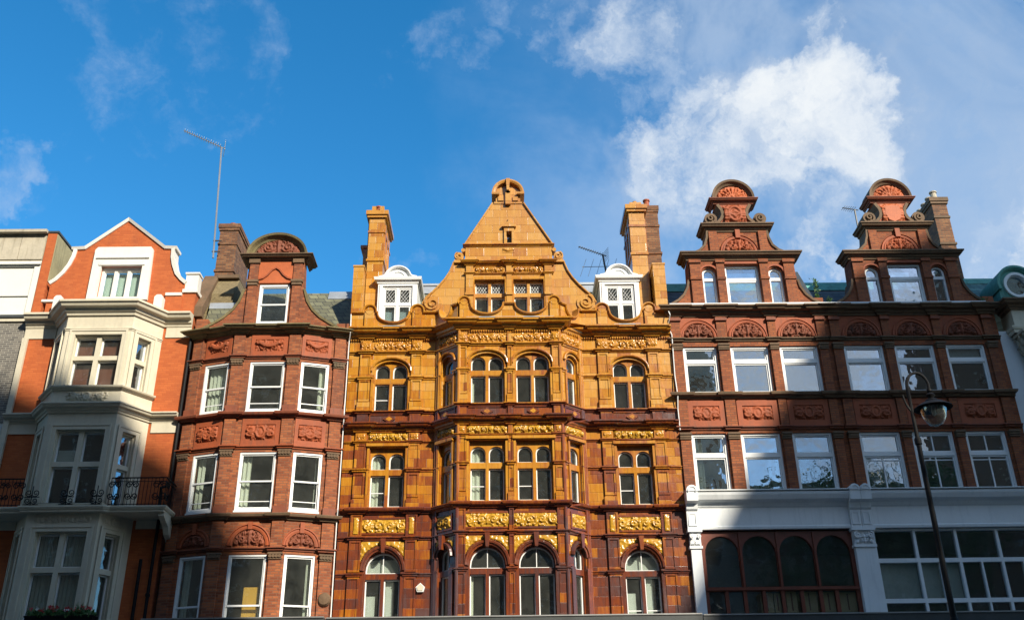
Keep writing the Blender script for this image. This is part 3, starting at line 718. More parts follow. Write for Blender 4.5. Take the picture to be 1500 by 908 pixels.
# roof, dormers, piers, chimneys
rf = MB().prism_x([(.9, 15.0), (2.3, 18.1), (9, 18.1), (9, 15.0)], -4.6, 5.15)
build('roof', rf, 'slate_olive', A)
build('roof_flashing', MB().box(WF, -4.6, 5.15, 18.08, 18.16, -2.5, -2.2).prism_x([(2.06, 17.70), (2.21, 18.04), (2.24, 18.04), (2.10, 17.70)], -4.6, 5.15), 'lead', A)
gr = MB().prism(FY(.4), [[(C-2.0, 15.3), (C+2.0, 15.3), (C+1.2, 18.3), (C+.3, 19.9), (C-.3, 19.9), (C-1.2, 18.3)]], -4, 0)
build('gable_roof', gr, 'slate_olive', A)
for s, cx in ((-1, -3.46), (1, 3.98)):
    D = FY(.6); wo_ = rect(cx-.50, cx+.50, 15.3, 17.22)
    d = build('dormer', MB().prism(D, [rect(cx-.66, cx+.66, 15.2, 17.32), wo_], -.12, 0).box(D, cx-.66, cx-.56, 15.2, 17.32, -1.9, -.12).box(D, cx+.56, cx+.66, 15.2, 17.32, -1.9, -.12).box(D, cx-.66, cx+.66, 17.3, 17.4, -1.9, -.12), 'white_paint', A)
    mm = MB().sweep([(cx-.66, 2.2), (cx-.66, .6), (cx+.66, .6), (cx+.66, 2.2)], 17.52, [(0, -.2), (.03, -.2), (.05, -.12), (.12, -.1), (.14, -.02), (.14, 0), (0, .03)])
    mm.prism(D, [[(cx-.4, 17.5), (cx+.4, 17.5)] + arcpts(cx, 17.5, .4, 0, 180, 14)[1:-1]], -1.4, .02)
    mm.arc(D, [(cx-.62, 17.5)] + [(cx-.45, 17.54)] + arcpts(cx, 17.5, .40, 165, 15, 14) + [(cx+.45, 17.54), (cx+.62, 17.5)], [(-.02, -1.4), (-.02, .08), (.02, .12), (.06, .12), (.06, -1.4)])
    mm.arc(D, arcpts(cx, 17.52, .24, 180, 0, 12), [(-.02, 0), (-.02, .05), (.02, .05), (.02, 0)]).prism(D, [rect(cx-.6, cx+.6, 15.2, 17.28), rect(cx-.5, cx+.5, 15.3, 17.22)], 0, .03)
    build('dormer_pediment', mm, 'white_paint', d)
    lo = [rect(cx-.44, cx-.04, 15.4, 16.5), rect(cx+.04, cx+.44, 15.4, 16.5)]; hi = [rect(cx-.44, cx-.04, 16.58, 17.14), rect(cx+.04, cx+.44, 16.58, 17.14)]
    wdw = build('dormer_window', MB().prism(D, [wo_] + lo + hi, -.10, -.03), 'white_paint', d)
    pn = MB(); lt = MB()
    for k, hl in enumerate(lo+hi):
        i2 = inset(hl, .045); pn.prism(D, [i2], -.075, -.07)
        lt.prism(D, [hl, i2], -.09, -.05)
        if k > 1:
            a, b, c, e = i2[0][0], i2[1][0], i2[0][1], i2[2][1]; n = 3
            for i in range(-n, n+1):
                for sg in (1, -1):
                    pts = [(a+(b-a)*i/n+sg*t*(e-c)*.7, c+(e-c)*t) for t in np.linspace(0, 1, 13)]; pts = [p for p in pts if a <= p[0] <= b]
                    if len(pts) > 1: lt.arc(D, [pts[0], pts[-1]], [(-.0035, -.07), (.0035, -.07), (.0035, -.055), (-.0035, -.055)])
    build('pane', pn, 'glass_mid' if s < 0 else 'glass_mirror', wdw); build('sash', lt, 'white_paint', wdw)
    for k, hl in enumerate(lo): build('blind', drape(D, hl[0][0], hl[1][0], 15.4, 16.45, -.2, .25, .006), 'green_blind' if s < 0 else 'panel_white', wdw) if s < 0 else None
for x0, x1 in ((-4.92, -4.58), (5.10, 5.5)):
    build('party_pier', MB().box(WF, x0, x1, 15.4, 17.78, -1.6, -.25).box(WF, x0-.02, x1+.02, 17.78, 17.84, -1.62, -.23), 'faience_wall', A)
def chimney(root, x0, x1, y0, y1, zb, zt, mat, capmat, pots, potmat='terracotta', panel=True, over=.12):
    F = FY(0); pth = [(x0, y0), (x1, y0), (x1, y1), (x0, y1)]
    c = build('chimney', MB().box(F, x0, x1, zb, zt, -y1, -y0), mat, root)
    cpm = MB().box(F, x0-over, x1+over, zt-.16, zt, -y1-over, -y0+over).box(F, x0-over*.6, x1+over*.6, zt-.26, zt-.16, -y1-over*.6, -y0+over*.6)
    build('chimney_band', MB().box(F, x0-.03, x1+.03, zt-.86, zt-.78, -y1-.03, -y0+.03), capmat, c); build('chimney_band', MB().box(F, x0-.04, x1+.04, zt-1.98, zt-1.9, -y1-.04, -y0+.04), capmat, c)
    if panel:
        n = 3
        for i in range(n):
            a = y0+(y1-y0)*(i+.15)/n; b = y0+(y1-y0)*(i+.85)/n
            for xx in (x0-.04, x1): cpm.box(F, xx, xx+.04, zt-1.9, zt-.5, -a-.07, -a)
    build('chimney_cap', cpm, capmat, c)
    for px_, py_, r, hgt in pots:
        build('chimney_pot', MB().lathe((px_, py_, zt-.01), [(r, 0), (r*.85, hgt*.6), (r*.8, hgt-.06), (r*1.05, hgt-.05), (r*1.05, hgt), (r*.7, hgt), (r*.7, 0)], 12), potmat, c)
    return c
cl_ = chimney(A, -4.56, -4.02, .75, 2.35, 15.2, 20.25, 'faience_wall', 'amber_deep', [(-4.29, 1.0, .13, .34), (-4.29, 1.5, .13, .34), (-4.29, 2.0, .13, .34)])
cm = MB().box(WF, -4.5, -4.36, 20.25, 20.5, -.98, -.78).box(WF, -4.22, -4.08, 20.25, 20.5, -.98, -.78).box(WF, -4.8, -4.5, 15.2, 19.1, -2.5, -1.3).box(WF, -4.9, -4.5, 19.1, 19.2, -2.55, -1.25)
build('chimney_shoulder', cm, 'amber_deep', cl_)
cr_ = chimney(A, 4.50, 5.04, .75, 2.35, 15.2, 20.42, 'amber_upper', 'amber_deep', [(4.77, 1.5, .13, .34), (4.77, 2.0, .13, .34)])
build('chimney_block', MB().box(WF, 4.56, 4.98, 20.42, 20.6, -1.1, -.8).lathe((4.77, .95, 20.6), [(.08, 0), (.08, .1)], 10), 'amber_upper', cr_)
room(A, -4.7, 5.3, [4.7, 9.2, 12.25, 15.2])
# ground floor shopfront below the frame
def shopfront(root, x0, x1, zf=6.2, y=-1.1, mat='dark_metal', top='grey_metal', zb=4.9):
    F = WF
    build('shop_fascia', MB().box(F, x0, x1, zb, zf, 0, -y).box(F, x0, x1, 0, .5, 0, .2), mat, root)
    build('fascia_flashing', MB().box(F, x0+.01, x1-.01, zf, zf+.035, .0, -y+.03), top, root)
    sf = MB(); n = int((x1-x0)/1.6)
    for i in range(n+1): u = x0+(x1-x0)*i/n; sf.box(F, max(x0, u-.08), min(x1, u+.08), .5, zb, 0, .18)
    build('shop_frame', sf, 'dark_metal', root); build('shop_glass', MB().box(F, x0+.1, x1-.1, .5, zb, .06, .08), 'glass_dark', root)
shopfront(A, -4.82, 5.41, 6.17, -1.1, 'grey_concrete' if False else 'dark_metal')
build('wall_base', MB().box(WF, -4.83, -4.6, 0, 4.6, -.3, 0).box(WF, 5.2, 5.42, 0, 4.6, -.3, 0), 'faience_wall', A)

# ------------------------------------------------------------------ orange brick and cream stone building with a canted bay
B = thing('bay_fronted_building', (-12.6, 0, 0), 'bright orange brick building with a cream stone canted bay and white-coped shaped gable', 'building')
P1 = [(-15.25, 0), (-14.25, 0), (-13.55, -.9), (-11.5, -.9), (-10.85, 0), (-9.95, 0)]
S1 = [Fr(*P1[i], *P1[i+1]) for i in range(5)]
for si in (0, 4):
    F = S1[si]; build('wall', MB().prism(F, [rect(0, F.L, 4.6, 15.85)], -.32, 0), 'brick_orange', B)
    for z0, z1 in ((15.1, 15.5), (11.9, 12.25), (8.95, 9.2)): build('stone_band', MB().box(F, .0 if si == 0 else .1, F.L, z0, z1, 0, .035), 'cream_stone', B)
build('quoin_strip', MB().box(WF, -15.25, -15.08, 4.6, 15.1, .036, .12), 'cream_stone', B)
bay = MB(); 
for si, lst in ((1, [(.60, .46)]), (2, [(1.06, 1.46)]), (3, [(.50, .46)])):
    F = S1[si]; holes = []
    for uc, w in lst:
        a, b = uc-w/2, uc+w/2
        for fl, (z0, z1, zt) in enumerate(((13.12, 14.82, 14.06), (9.5, 11.72, 10.68), (5.4, 8.68, 7.62))):
            out = rect(a, b, z0, z1); holes.append(out); n = 2 if w > 1 else 1
            lw = (w-.06-(n-1)*.14)/n; lo = []; hi = []
            for k in range(n):
                x = a+.03+k*(lw+.14); lo.append(rect(x, x+lw, z0+.02, zt-.07)); hi.append(rect(x, x+lw, zt+.07, z1-.05))
            cur = None
            if fl == 0: cur = {k: [('red', 0, 1, 0, .93)] for k in range(2*n)} if n == 2 else None
            if fl == 1 and n == 2: cur = {2: [('white', 0, 1, 0, .48)]}
            if fl == 1 and si == 3: cur = {1: [('white', 0, 1, 0, .5)]}
            if fl == 2: cur = {k: [('blind', 0, 1, 0, 1)] for k in range(4)} if n == 2 else {1: [('blind', .1, .75, .35, 1)], 0: [('blind', .55, .85, 0, 1)]}
            stone_window(B, F, out, lo+hi, 'cream_stone', cur=cur, d0=-.28, d1=-.08, dg=-.22, fw=.04, glass='glass_mirror' if (si == 3 and fl < 2) else 'glass')
            build('window_surround', MB().prism(F, [rect(a-.13, b+.13, z0-.0, z1+.12), rect(a, b, z0, z1)], 0, .03).prism(F, [rect(a-.17, b+.17, z0-.0, z1+.17), rect(a-.11, b+.11, z0, z1+.11)], .03, .055), 'cream_stone', B)
    bay.prism(F, [rect(0, F.L, 4.6, 15.83)] + holes, -.3, 0)
build('bay_wall', bay, 'cream_stone', B)
pb = P1[1:5]
build('bay_cornice', MB().sweep(P1, 15.87, scaled(CORNICE, 1.15, 1.35)), 'cream_stone', B)
build('bay_string', MB().sweep(pb, 15.03, scaled(STRING, .6, .8)), 'cream_stone', B)
build('bay_sill', MB().sweep(pb, 13.08, scaled(LEDGE, .9, .7)), 'cream_stone', B)
build('storey_cornice', MB().sweep(P1, 12.5, scaled(CORNICE, .85, .9)), 'cream_stone', B)
build('bay_sill', MB().sweep(pb, 9.46, scaled(LEDGE, .8, .7)), 'cream_stone', B)
build('carved_panel', relief(S1[2], .35, 1.75, 12.6, 12.92, .01, .08, 'cartouche', 3, .02), 'cream_stone', B, True)
build('carved_panel', relief(S1[2], .2, 1.85, 8.93, 9.12, .01, .04, 'scroll', 4, .02), 'cream_stone', B, True)
build('carved_panel', relief(S1[3], .15, .9, 8.93, 9.12, .01, .04, 'scroll', 6, .02), 'cream_stone', B, True)

# balcony
def slab(name, pts, z0, z1, mat, root):
    mb = MB(); n = len(pts); t = tessellate_polygon([[Vector((p[0], p[1], 0)) for p in pts]])
    mb.add([(p[0], p[1], z) for z in (z0, z1) for p in pts], [tuple(x) for x in t] + [tuple(i+n for i in x) for x in t] + [(i, (i+1) % n, (i+1) % n+n, i+n) for i in range(n)])
    return build(name, mb, mat, root)
slab('bay_roof', [(-14.5, -.01), (-13.72, -1.15), (-11.35, -1.15), (-10.6, -.01)], 15.86, 15.90, 'lead', B)
slab('balcony', [(-15.25, -.01), (-15.25, -1.0), (-13.75, -1.0), (-13.7, -1.12), (-11.35, -1.12), (-11.2, -1.02), (-9.66, -1.02), (-9.66, -.01)], 9.2, 9.3, 'cream_stone', B)
build('balcony_edge', MB().sweep([(-15.25, -1.0), (-13.75, -1.0), (-13.7, -1.12), (-11.35, -1.12), (-11.2, -1.02), (-9.66, -1.02), (-9.66, -.02)], 9.36, [(0, -.10), (.03, -.1), (.07, -.04), (.07, 0), (-.05, 0), (-.05, -.1)]), 'cream_stone', B)
build('balcony_bracket', MB().prism_x([(-.01, 9.2), (-.9, 9.2), (-.95, 9.1), (-.7, 8.98), (-.45, 8.9), (-.3, 8.7), (-.12, 8.62), (-.01, 8.55)], -9.82, -9.66), 'cream_stone', B)
def railing(name, path, z0, z1, root, scrolls=(), step=.105):
    mb = MB(); pts = [Vector((x, y, 0)) for x, y in path]
    for a, b in zip(pts[:-1], pts[1:]):
        F = Fr(a.x, a.y, b.x, b.y); mb.box(F, 0, F.L, z1-.02, z1+.01, -.018, .018).box(F, 0, F.L, z0+.05, z0+.07, -.012, .012).box(F, 0, F.L, z1-.12, z1-.105, -.01, .01)
        n = max(1, int(F.L/step))
        for i in range(n+1): mb.box(F, F.L*i/n-.007, F.L*i/n+.007, z0, z1, -.008, .008)
    for si_, u, s in scrolls:
        F = Fr(*path[si_], *path[si_+1])
        for sg in (1, -1):
            for cz, ud in ((z0+.30, 1), (z0+.62, -1)):
                mb.arc(F, [(u+sg*(x+.09*s), cz+ud*y) for x, y in spiral(0, 0, .115*s, 1.4, 1, 180, .3)], [(-.011, .0), (-.011, .03), (.011, .03), (.011, 0)])
    return build(name, mb, 'black_iron', root)
rr_ = [(-11.28, -1.0), (-9.7, -1.0), (-9.7, -.1)]
railing('railing', rr_, 9.36, 10.2, B, [(0, .12, 1), (0, .62, 1), (0, 1.42, 1.15), (1, .1, 1)])
railing('railing', [(-15.2, -1.0), (-13.8, -1.0)], 9.36, 10.2, B, [(0, .9, .8), (0, 1.3, 1)])
for u, wd_ in ((-13.45, .22), (-12.45, .2), (-11.6, .14)):
    mb = MB().box(FY(-1.08), u-wd_, u+wd_, 9.62, 9.64, 0, .02).box(FY(-1.08), u-wd_, u+wd_, 9.4, 9.42, 0, .02)
    for sg in (1, -1):
        for cz, s in ((9.52, .1), (9.75, .12)):
            mb.arc(FY(-1.08), [(u+sg*(x+.1), cz+y) for x, y in spiral(0, 0, s, 1.4, 1, 200, .3)], [(-.01, 0), (-.01, .02), (.01, .02), (.01, 0)])
    mb.box(FY(-1.08), u-.01, u+.01, 9.34, 9.95, 0, .02)
    build('iron_window_guard', mb, 'black_iron', B)
# gable
G1 = FY(.0)
gl = [(-14.80, 15.85), (-14.80, 17.08), (-14.62, 17.22), (-14.42, 17.48), (-14.27, 17.78), (-14.18, 18.1), (-14.15, 18.38), (-13.88, 18.42), (-12.58, 19.5)]
gr_ = [(-11.22, 18.42), (-10.98, 18.38), (-10.96, 18.05), (-10.88, 17.75), (-10.74, 17.42), (-10.55, 17.2), (-10.38, 17.06), (-10.38, 15.85)]
gpoly = gl + gr_; gh = rect(-13.2, -11.85, 16.55, 17.72)
build('gable', MB().prism(G1, [gpoly, gh], -.4, 0), 'brick_orange', B)
PRW = [(0, -.42), (0, .05), (.09, .09), (.09, -.42)]
for cc in ([(-14.32, 18.36), (-13.86, 18.38), (-12.59, 19.47), (-11.24, 18.38), (-10.82, 18.36)],): build('gable_coping', MB().arc(G1, cc, PRW), 'white_stone', B)
build('gable_coping', MB().arc(G1, gl[1:7], [(-.02, -.42), (-.02, .05), (.09, .07), (.09, -.42)]), 'white_stone', B)
build('gable_coping', MB().arc(G1, gr_[1:7], [(-.02, -.42), (-.02, .05), (.09, .07), (.09, -.42)]), 'white_stone', B)
build('window_surround', MB().prism(G1, [[(-13.5, 16.45), (-11.52, 16.45), (-11.58, 18.32), (-11.66, 18.42), (-13.42, 18.42), (-13.5, 18.32)], gh], 0, .10).box(G1, -13.4, -11.65, 17.98, 18.03, .1, .15).box(G1, -13.28, -11.77, 17.72, 17.86, .1, .13), 'white_stone', B)
lo3 = [rect(-13.12+k*.43, -13.12+k*.43+.33, 16.62, 17.58) for k in range(3)]
stone_window(B, G1, gh, lo3, 'white_stone', d0=-.2, d1=-.06, dg=-.14, fw=.03, cur={k: [('green', 0, 1, 0, 1)] for k in range(3)})
build('parapet', MB().box(WF, -10.38, -9.98, 15.87, 16.72, -.3, 0).box(WF, -10.95, -10.385, 15.87, 16.6, -.3, .04), 'brick_orange', B)
build('parapet_coping', MB().box(WF, -10.95, -10.42, 16.6, 16.7, -.32, .08).box(WF, -10.42, -9.93, 16.72, 16.84, -1.3, .06), 'white_stone', B)
build('parapet_return', MB().box(WF, -10.2, -9.96, 15.2, 16.72, -1.3, -.31), 'brick_red', B)
build('white_pier', MB().box(WF, -10.38, -9.97, 16.85, 17.42, -.36, -.02).box(WF, -10.41, -9.94, 17.42, 17.48, -.39, .02), 'white_stone', B)
for x, w in ((-11.05, .14), (-14.28, .14)):
    build('parapet_block', MB().prism(FY(-.12), [[(x-w, 15.87), (x+w, 15.87), (x+w, 16.42), (x+w*.5, 16.5), (x-w*.5, 16.5), (x-w, 16.42)]], 0, .22), 'white_stone', B)
build('parapet_band', MB().box(WF, -14.95, -14.5, 16.42, 16.5, -.1, .05), 'white_stone', B)
build('party_wall', MB().box(WF, -15.22, -14.92, 15.87, 19.02, -1.3, .02), 'brick_orange', B)
build('rendered_flank', MB().box(WF, -14.92, -14.9, 15.9, 18.98, -1.5, -.41).prism_x([(.0, 17.2), (1.5, 17.2), (1.5, 19.0), (.0, 19.0)], -14.918, -14.895), 'olive_render', B)
build('party_wall_coping', MB().box(WF, -15.26, -14.86, 19.02, 19.09, -1.55, .05), 'dark_metal', B)
build('roof', MB().prism_x([(.5, 15.3), (2.4, 18.0), (8, 18.0), (8, 15.3)], -14.85, -10.0), 'slate_dark', B)
room(B, -15.1, -10.05, [4.7, 9.1, 12.4, 15.5])
# pipes
dp = MB().tube([(-9.90, -.09, 15.25), (-9.90, -.09, 10.35), (-9.93, -.16, 10.2), (-10.08, -.3, 10.1), (-10.12, -.12, 9.95), (-10.12, -.1, 9.4)], .048, 8)
build('drainpipe', dp, 'black_iron', B)
build('drainpipe', MB().tube([(-10.08, -.1, 9.2), (-10.08, -.1, 4.7)], .048, 8).box(FY(-.1), -10.13, -10.03, 7.0, 7.08, -.06, .06), 'black_iron', B)
build('drainpipe', MB().tube([(-10.42, -.1, 8.05), (-10.42, -.1, 4.7)], .05, 8), 'black_iron', B)
pbb = MB().box(WF, -15.25, -15.0, 0, 4.6, -.3, 0).box(WF, -10.2, -9.95, 0, 4.6, -.3, 0).box(WF, -15.24, -9.96, 4.2, 4.6, -.3, .0)
build('wall_base', pbb, 'cream_stone', B)
build('shop_front', MB().box(WF, -14.95, -10.25, 0, 4.2, -.2, -.1), 'glass_dark', B)

# planter with geraniums on the ledge in front of the bay
PX0, PX1, PY, PZ = -12.75, -10.95, -1.42, 6.0
w_ = thing('window_box', (-11.9, PY, PZ), 'black window box of red geraniums below the blinds of the cream stone bay', 'window box')
wb = MB().prism_x([(PY-.13, PZ), (PY+.13, PZ), (PY+.17, PZ+.24), (PY-.17, PZ+.24)], PX0, PX1).box(FY(PY), PX0-.02, PX1+.02, PZ+.22, PZ+.26, -.18, .18)
build('planter', wb, 'black_iron', w_)
rs = random.Random(5); lf, pr_, pw_ = MB(), MB(), MB()
def leafquad(mb, p, L, w, up=.5, rs=rs):
    d = Vector((rs.uniform(-1, 1), rs.uniform(-1, 1), rs.uniform(-.3, 1)+up)).normalized(); s_ = d.cross(Vector((rs.uniform(-1, 1), rs.uniform(-1, 1), rs.uniform(-1, 1)))).normalized()*w
    mb.add([p, p+d*L*.5+s_, p+d*L, p+d*L*.5-s_], [(0, 1, 2, 3)])
for i in range(700): leafquad(lf, Vector((rs.uniform(PX0+.03, PX1-.03), PY+rs.uniform(-.2, .14), PZ+.2+rs.uniform(0, .16))), rs.uniform(.06, .13), .03)
for cx in (-12.1, -11.35):
    for i in range(26): leafquad(lf, Vector((cx+rs.uniform(-.05, .05), PY, PZ+.28)), rs.uniform(.25, .42), .012, 1.4)
for i in range(26):
    c = Vector((rs.uniform(PX0+.05, PX1-.05), PY-rs.uniform(-.05, .2), PZ+.34+rs.uniform(0, .14))); mb = pw_ if i in (4, 15) else pr_
    for k in range(14): leafquad(mb, c+Vector((rs.gauss(0, .03), rs.gauss(0, .03), rs.gauss(0, .02))), .045, .02)
build('foliage', lf, 'leaf', w_); build('red_flowers', pr_, 'petal_red', w_); build('white_flowers', pw_, 'petal_white', w_)
build('window_box_shelf', MB().box(WF, -14.2, -10.3, 5.86, 6.0, 0, 1.7), 'dark_metal', B)

# ------------------------------------------------------------------ bowed red brick building with the segmental pediment
D2 = thing('bowed_brick_building', (-7.35, 0, 0), 'weathered red brick building with three bowed window bays and a dark segmental pediment', 'building')
P2 = [(-9.83, 0), (-8.4, -.45), (-6.3, -.45), (-4.88, 0)]
S2 = [Fr(*P2[i], *P2[i+1]) for i in range(3)]
W2 = {0: (.98, .86), 1: (1.12, 1.1), 2: (.50, .88)}
PI2 = {0: [(.08, .42)], 1: [(.01, .35), (1.74, 2.09)], 2: [(1.06, 1.40)]}
wl = MB()
for si, F in enumerate(S2):
    uc, w = W2[si]; a, b = uc-w/2, uc+w/2; holes = []
    for fl, (z0, z1) in enumerate(((12.36, 14.05), (9.3, 11.12), (5.2, 8.08))):
        o = rect(a, b, z0, z1); holes.append(o)
        cur = {(0, 0): [('curtain', .0, 1, 0, 1)], (2, 0): [('curtain', .72, .95, 0, 1)], (0, 1): [('curtain', 0, .32, 0, 1)], (1, 1): [('curtain', 0, .27, 0, 1)], (2, 1): [('curtain', .86, 1, 0, 1)], (0, 2): [('curtain', .0, .3, 0, 1)], (1, 2): [('curtain', .88, 1, 0, 1), ('board', .42, .85, 0, .70)], (2, 2): [('curtain', .8, 1, 0, 1)], (1, 0): [('curtain', .88, 1, 0, 1)]}.get((si, fl), ())
        sash_window(D2, F, a+.01, b-.01, z0+.05, z1-.01, .5, .05, -.06, 'glass', cur, fl < 2)
    wl.prism(F, [rect(0, F.L, 4.6, 15.18)] + holes, -.32, 0)
    for z0, z1 in ((11.28, 12.18), (14.2, 15.0)):      # terracotta aprons with carving
        build('terracotta_panel', MB().prism(F, [rect(a-.02, b+.02, z0+.02, z1-.02), rect(uc-w*.4, uc+w*.4, z0+.2, z1-.2)], 0, .03), 'terracotta', D2)
        build('carved_panel', relief(F, uc-w*.4, uc+w*.4, z0+.2, z1-.2, .004, .10, 'cartouche' if z0 < 12 else 'swag', si+int(z0), .02), 'terracotta', D2, True)
    r = w*.44
    build('carved_tympanum', relief(F, uc-r, uc+r, 8.32, 8.32+r, .006, .09, 'foliate', si+7, .02, lambda u, z, uc=uc, r=r: None if math.hypot(u-uc, z-8.32) > r else 1-math.hypot(u-uc, z-8.32)/r), 'terracotta_dark', D2, True)
    build('arch_moulding', MB().arc(F, arcpts(uc, 8.32, r, 180, 0, 16), [(0, 0), (0, .05), (.05, .06), (.06, .03), (.11, .03), (.12, .06), (.15, .05), (.15, 0)]), 'terracotta', D2)
    build('keystone', MB().box(F, uc-.06, uc+.06, 8.32+r-.02, 9.0, 0, .09), 'terracotta', D2)
    for pa, pb_ in PI2[si]:
        mb = MB(); 
        for z0, z1 in ((4.6, 8.12), (8.25, 9.02), (9.22, 11.2), (11.3, 12.15), (12.36, 14.12), (14.26, 14.98)): mb.box(F, pa, pb_, z0, z1, 0, .07)
        build('pilaster', mb, 'brick_red', D2)
        for z in (7.92, 10.97, 13.92):
            cm = MB().box(F, pa-.03, pb_+.03, z+.14, z+.19, 0, .14).box(F, pa-.01, pb_+.01, z, z+.04, 0, .1)
            for k in range(4): cm.disc(F, pa+.04+k*(pb_-pa-.08)/3, z+.09, .05, .07, .13, 10)
            build('capital', cm, 'brownstone', D2)
        for z in (9.3, 12.42): build('pilaster_base', MB().box(F, pa-.02, pb_+.02, z-.08, z+.16, 0, .10), 'terracotta_dark', D2)
build('wall', wl, 'brick_red', D2)
p2 = plan_breaks(P2, {k: [(max(.013, a-.03), min(S2[k].L-.013, b+.03)) for a, b in v] for k, v in PI2.items()}, .07)
p2e = [(-9.83, .1)] + P2 + [(-4.88, .1)]
build('main_cornice', MB().sweep(p2, 15.2, scaled(CORNICE, .95, .75)), 'mossy_stone', D2)
for z, m, pf, nm in ((14.24, 'terracotta_dark', STRING, 'string_course'), (12.34, 'terracotta_dark', LEDGE, 'sill_course'), (11.30, 'terracotta', STRING, 'string_course'), (9.22, 'brownstone', LEDGE, 'sill_course'), (8.26, 'terracotta_dark', STRING, 'string_course')):
    build(nm, MB().sweep(p2, z, scaled(pf, 1.1, 1)), m, D2)
build('lead_strip', MB().box(S2[1], .35, 1.75, 15.21, 15.23, .05, .33), 'lead', D2)
# pedimented dormer gable
G2 = FY(-.18); dx = -7.38
dh = rect(dx-.50, dx+.50, 15.45, 16.92)
side = lambda s: [(dx+s*x, z) for x, z in ((2.15, 15.3), (1.85, 15.48), (1.55, 15.68), (1.28, 15.95), (1.08, 16.28), (.98, 16.62), (.95, 16.72))]
outl = [(dx-2.2, 15.2)] + [(dx+2.2, 15.2)] + side(1) + [(dx+.90, 17.8), (dx-.90, 17.8)] + side(-1)[::-1]
build('gable', MB().prism(G2, [outl, dh], -.35, 0), 'brick_red', D2)
for s in (1, -1):
    cv = side(s); pr = [(-.01, -.38), (-.01, .04), (.06, .05), (.06, -.38)]
    if s < 0: pr = [(a, d) for a, d in pr]
    build('gable_coping', MB().arc(G2, cv if s < 0 else cv, [(a*(1 if s < 0 else -1)*(1 if s < 0 else 1), d) for a, d in pr] if s < 0 else [(-a, d) for a, d in pr]), 'mossy_stone', D2)
    build('pilaster', MB().box(G2, dx+s*.72-.14, dx+s*.72+.14, 15.25, 17.75, 0, .08), 'brick_red', D2)
    build('capital', MB().box(G2, dx+s*.72-.19, dx+s*.72+.19, 16.95, 17.03, 0, .15).box(G2, dx+s*.72-.16, dx+s*.72+.16, 16.85, 16.95, 0, .12).box(G2, dx+s*.72-.18, dx+s*.72+.18, 17.66, 17.8, 0, .13), 'brownstone', D2)
build('terracotta_panel', MB().box(G2, dx-.57, dx+.57, 16.95, 17.76, 0, .03), 'terracotta_bright', D2)
build('ogee_moulding', MB().arc(G2, [(dx-.55, 17.08), (dx-.4, 17.12), (dx-.25, 17.24), (dx-.12, 17.42), (dx, 17.5), (dx+.12, 17.42), (dx+.25, 17.24), (dx+.4, 17.12), (dx+.55, 17.08)], [(-.02, .03), (-.02, .08), (.03, .08), (.03, .03)]), 'terracotta', D2)
sash_window(D2, G2, dx-.49, dx+.49, 15.5, 16.9, .5, .065, -.06, 'glass', (), False)
pm2 = MB().sweep([(dx-.93, .5), (dx-.93, -.18), (dx+.93, -.18), (dx+.93, .5)], 17.95, scaled(CORNICE, .8, .7))
pm2.prism(G2, [[(dx-.9, 17.93), (dx+.9, 17.93)] + arcpts(dx, 17.93, .9, 0, 180, 18, .74)[1:-1]], -.6, .02)
build('pediment', pm2, 'brownstone', D2)
build('pediment_hood', MB().arc(G2, arcpts(dx, 17.95, .92, 180, 0, 22, .72), [(-.12, -.62), (-.12, .06), (-.06, .10), (0, .22), (.07, .25), (.07, -.62)]), 'mossy_stone', D2)
build('carved_tympanum', relief(G2, dx-.76, dx+.76, 17.97, 18.55,   .03, .10, 'foliate', 9, .022, lambda u, z: None if math.hypot((u-dx)/.76, (z-17.97)/.57) > 1 else 1-math.hypot((u-dx)/.76, (z-17.97)/.57)), 'terracotta_dark', D2, True)
build('roof', MB().prism_x([(.3, 15.0), (2.0, 17.7), (8, 17.7), (8, 15.0)], -9.6, -4.95), 'slate_olive', D2)
build('roof_flashing', MB().prism_x([(1.75, 17.36), (2.0, 17.76), (2.2, 17.76), (2.2, 17.7), (2.02, 17.70), (1.78, 17.32)], -6.0, -4.95), 'lead', D2)
build('party_wall', MB().prism_x([(.8, 15.2), (.8, 17.1), (1.35, 17.9), (2.6, 17.9), (2.6, 15.2)], -10.0, -9.0), 'pebble_render', D2)
build('party_wall_coping', MB().prism_x([(.05, 15.9), (.05, 16.25), (1.3, 18.05), (2.6, 18.05), (2.6, 17.8), (1.42, 17.8), (.28, 16.1), (.28, 15.9)], -10.2, -9.72).prism_x([(1.2, 17.92), (1.2, 18.05), (2.6, 18.05), (2.6, 17.92)], -9.72, -9.0), 'brownstone', D2)
build('lower_roof', MB().prism_x([(.2, 15.2), (.2, 15.5), (.70, 16.55), (.78, 16.55), (.78, 15.2)], -9.68, -8.8), 'slate_olive', D2)
build('party_wall_flashing', MB().prism_x([(.64, 16.46), (.70, 16.70), (.795, 16.70), (.795, 16.56), (.70, 16.56)], -9.70, -8.8), 'lead', D2)
build('parapet_stub', MB().box(WF, -9.83, -9.45, 15.2, 15.75, -.3, .02).box(WF, -5.3, -4.9, 15.2, 15.55, -.3, .02), 'brick_red', D2)
cc = chimney(D2, -10.28, -9.62, 2.5, 4.3, 15.2, 20.85, 'brick_stock', 'brick_stock', [(-9.95, 2.9, .13, .25), (-9.95, 3.5, .13, .25)], panel=False, over=.07)
room(D2, -9.7, -5.0, [4.7, 9.0, 12.2, 15.1])
shopfront(D2, -9.82, -4.87, 6.2, -1.1)
build('bell_box', MB().lathe((0, 0, 0), [(.0, 0), (.17, 0), (.19, .05), (.15, .13), (.0, .15)], 18), 'brownstone', D2)
bb = [o for o in D2.children if o.name.startswith('bell_box')][0]; bb.rotation_euler = (R(90), 0, 0); bb.location = Vector((-5.06, -.12, 6.85)) - ORG[D2.name]

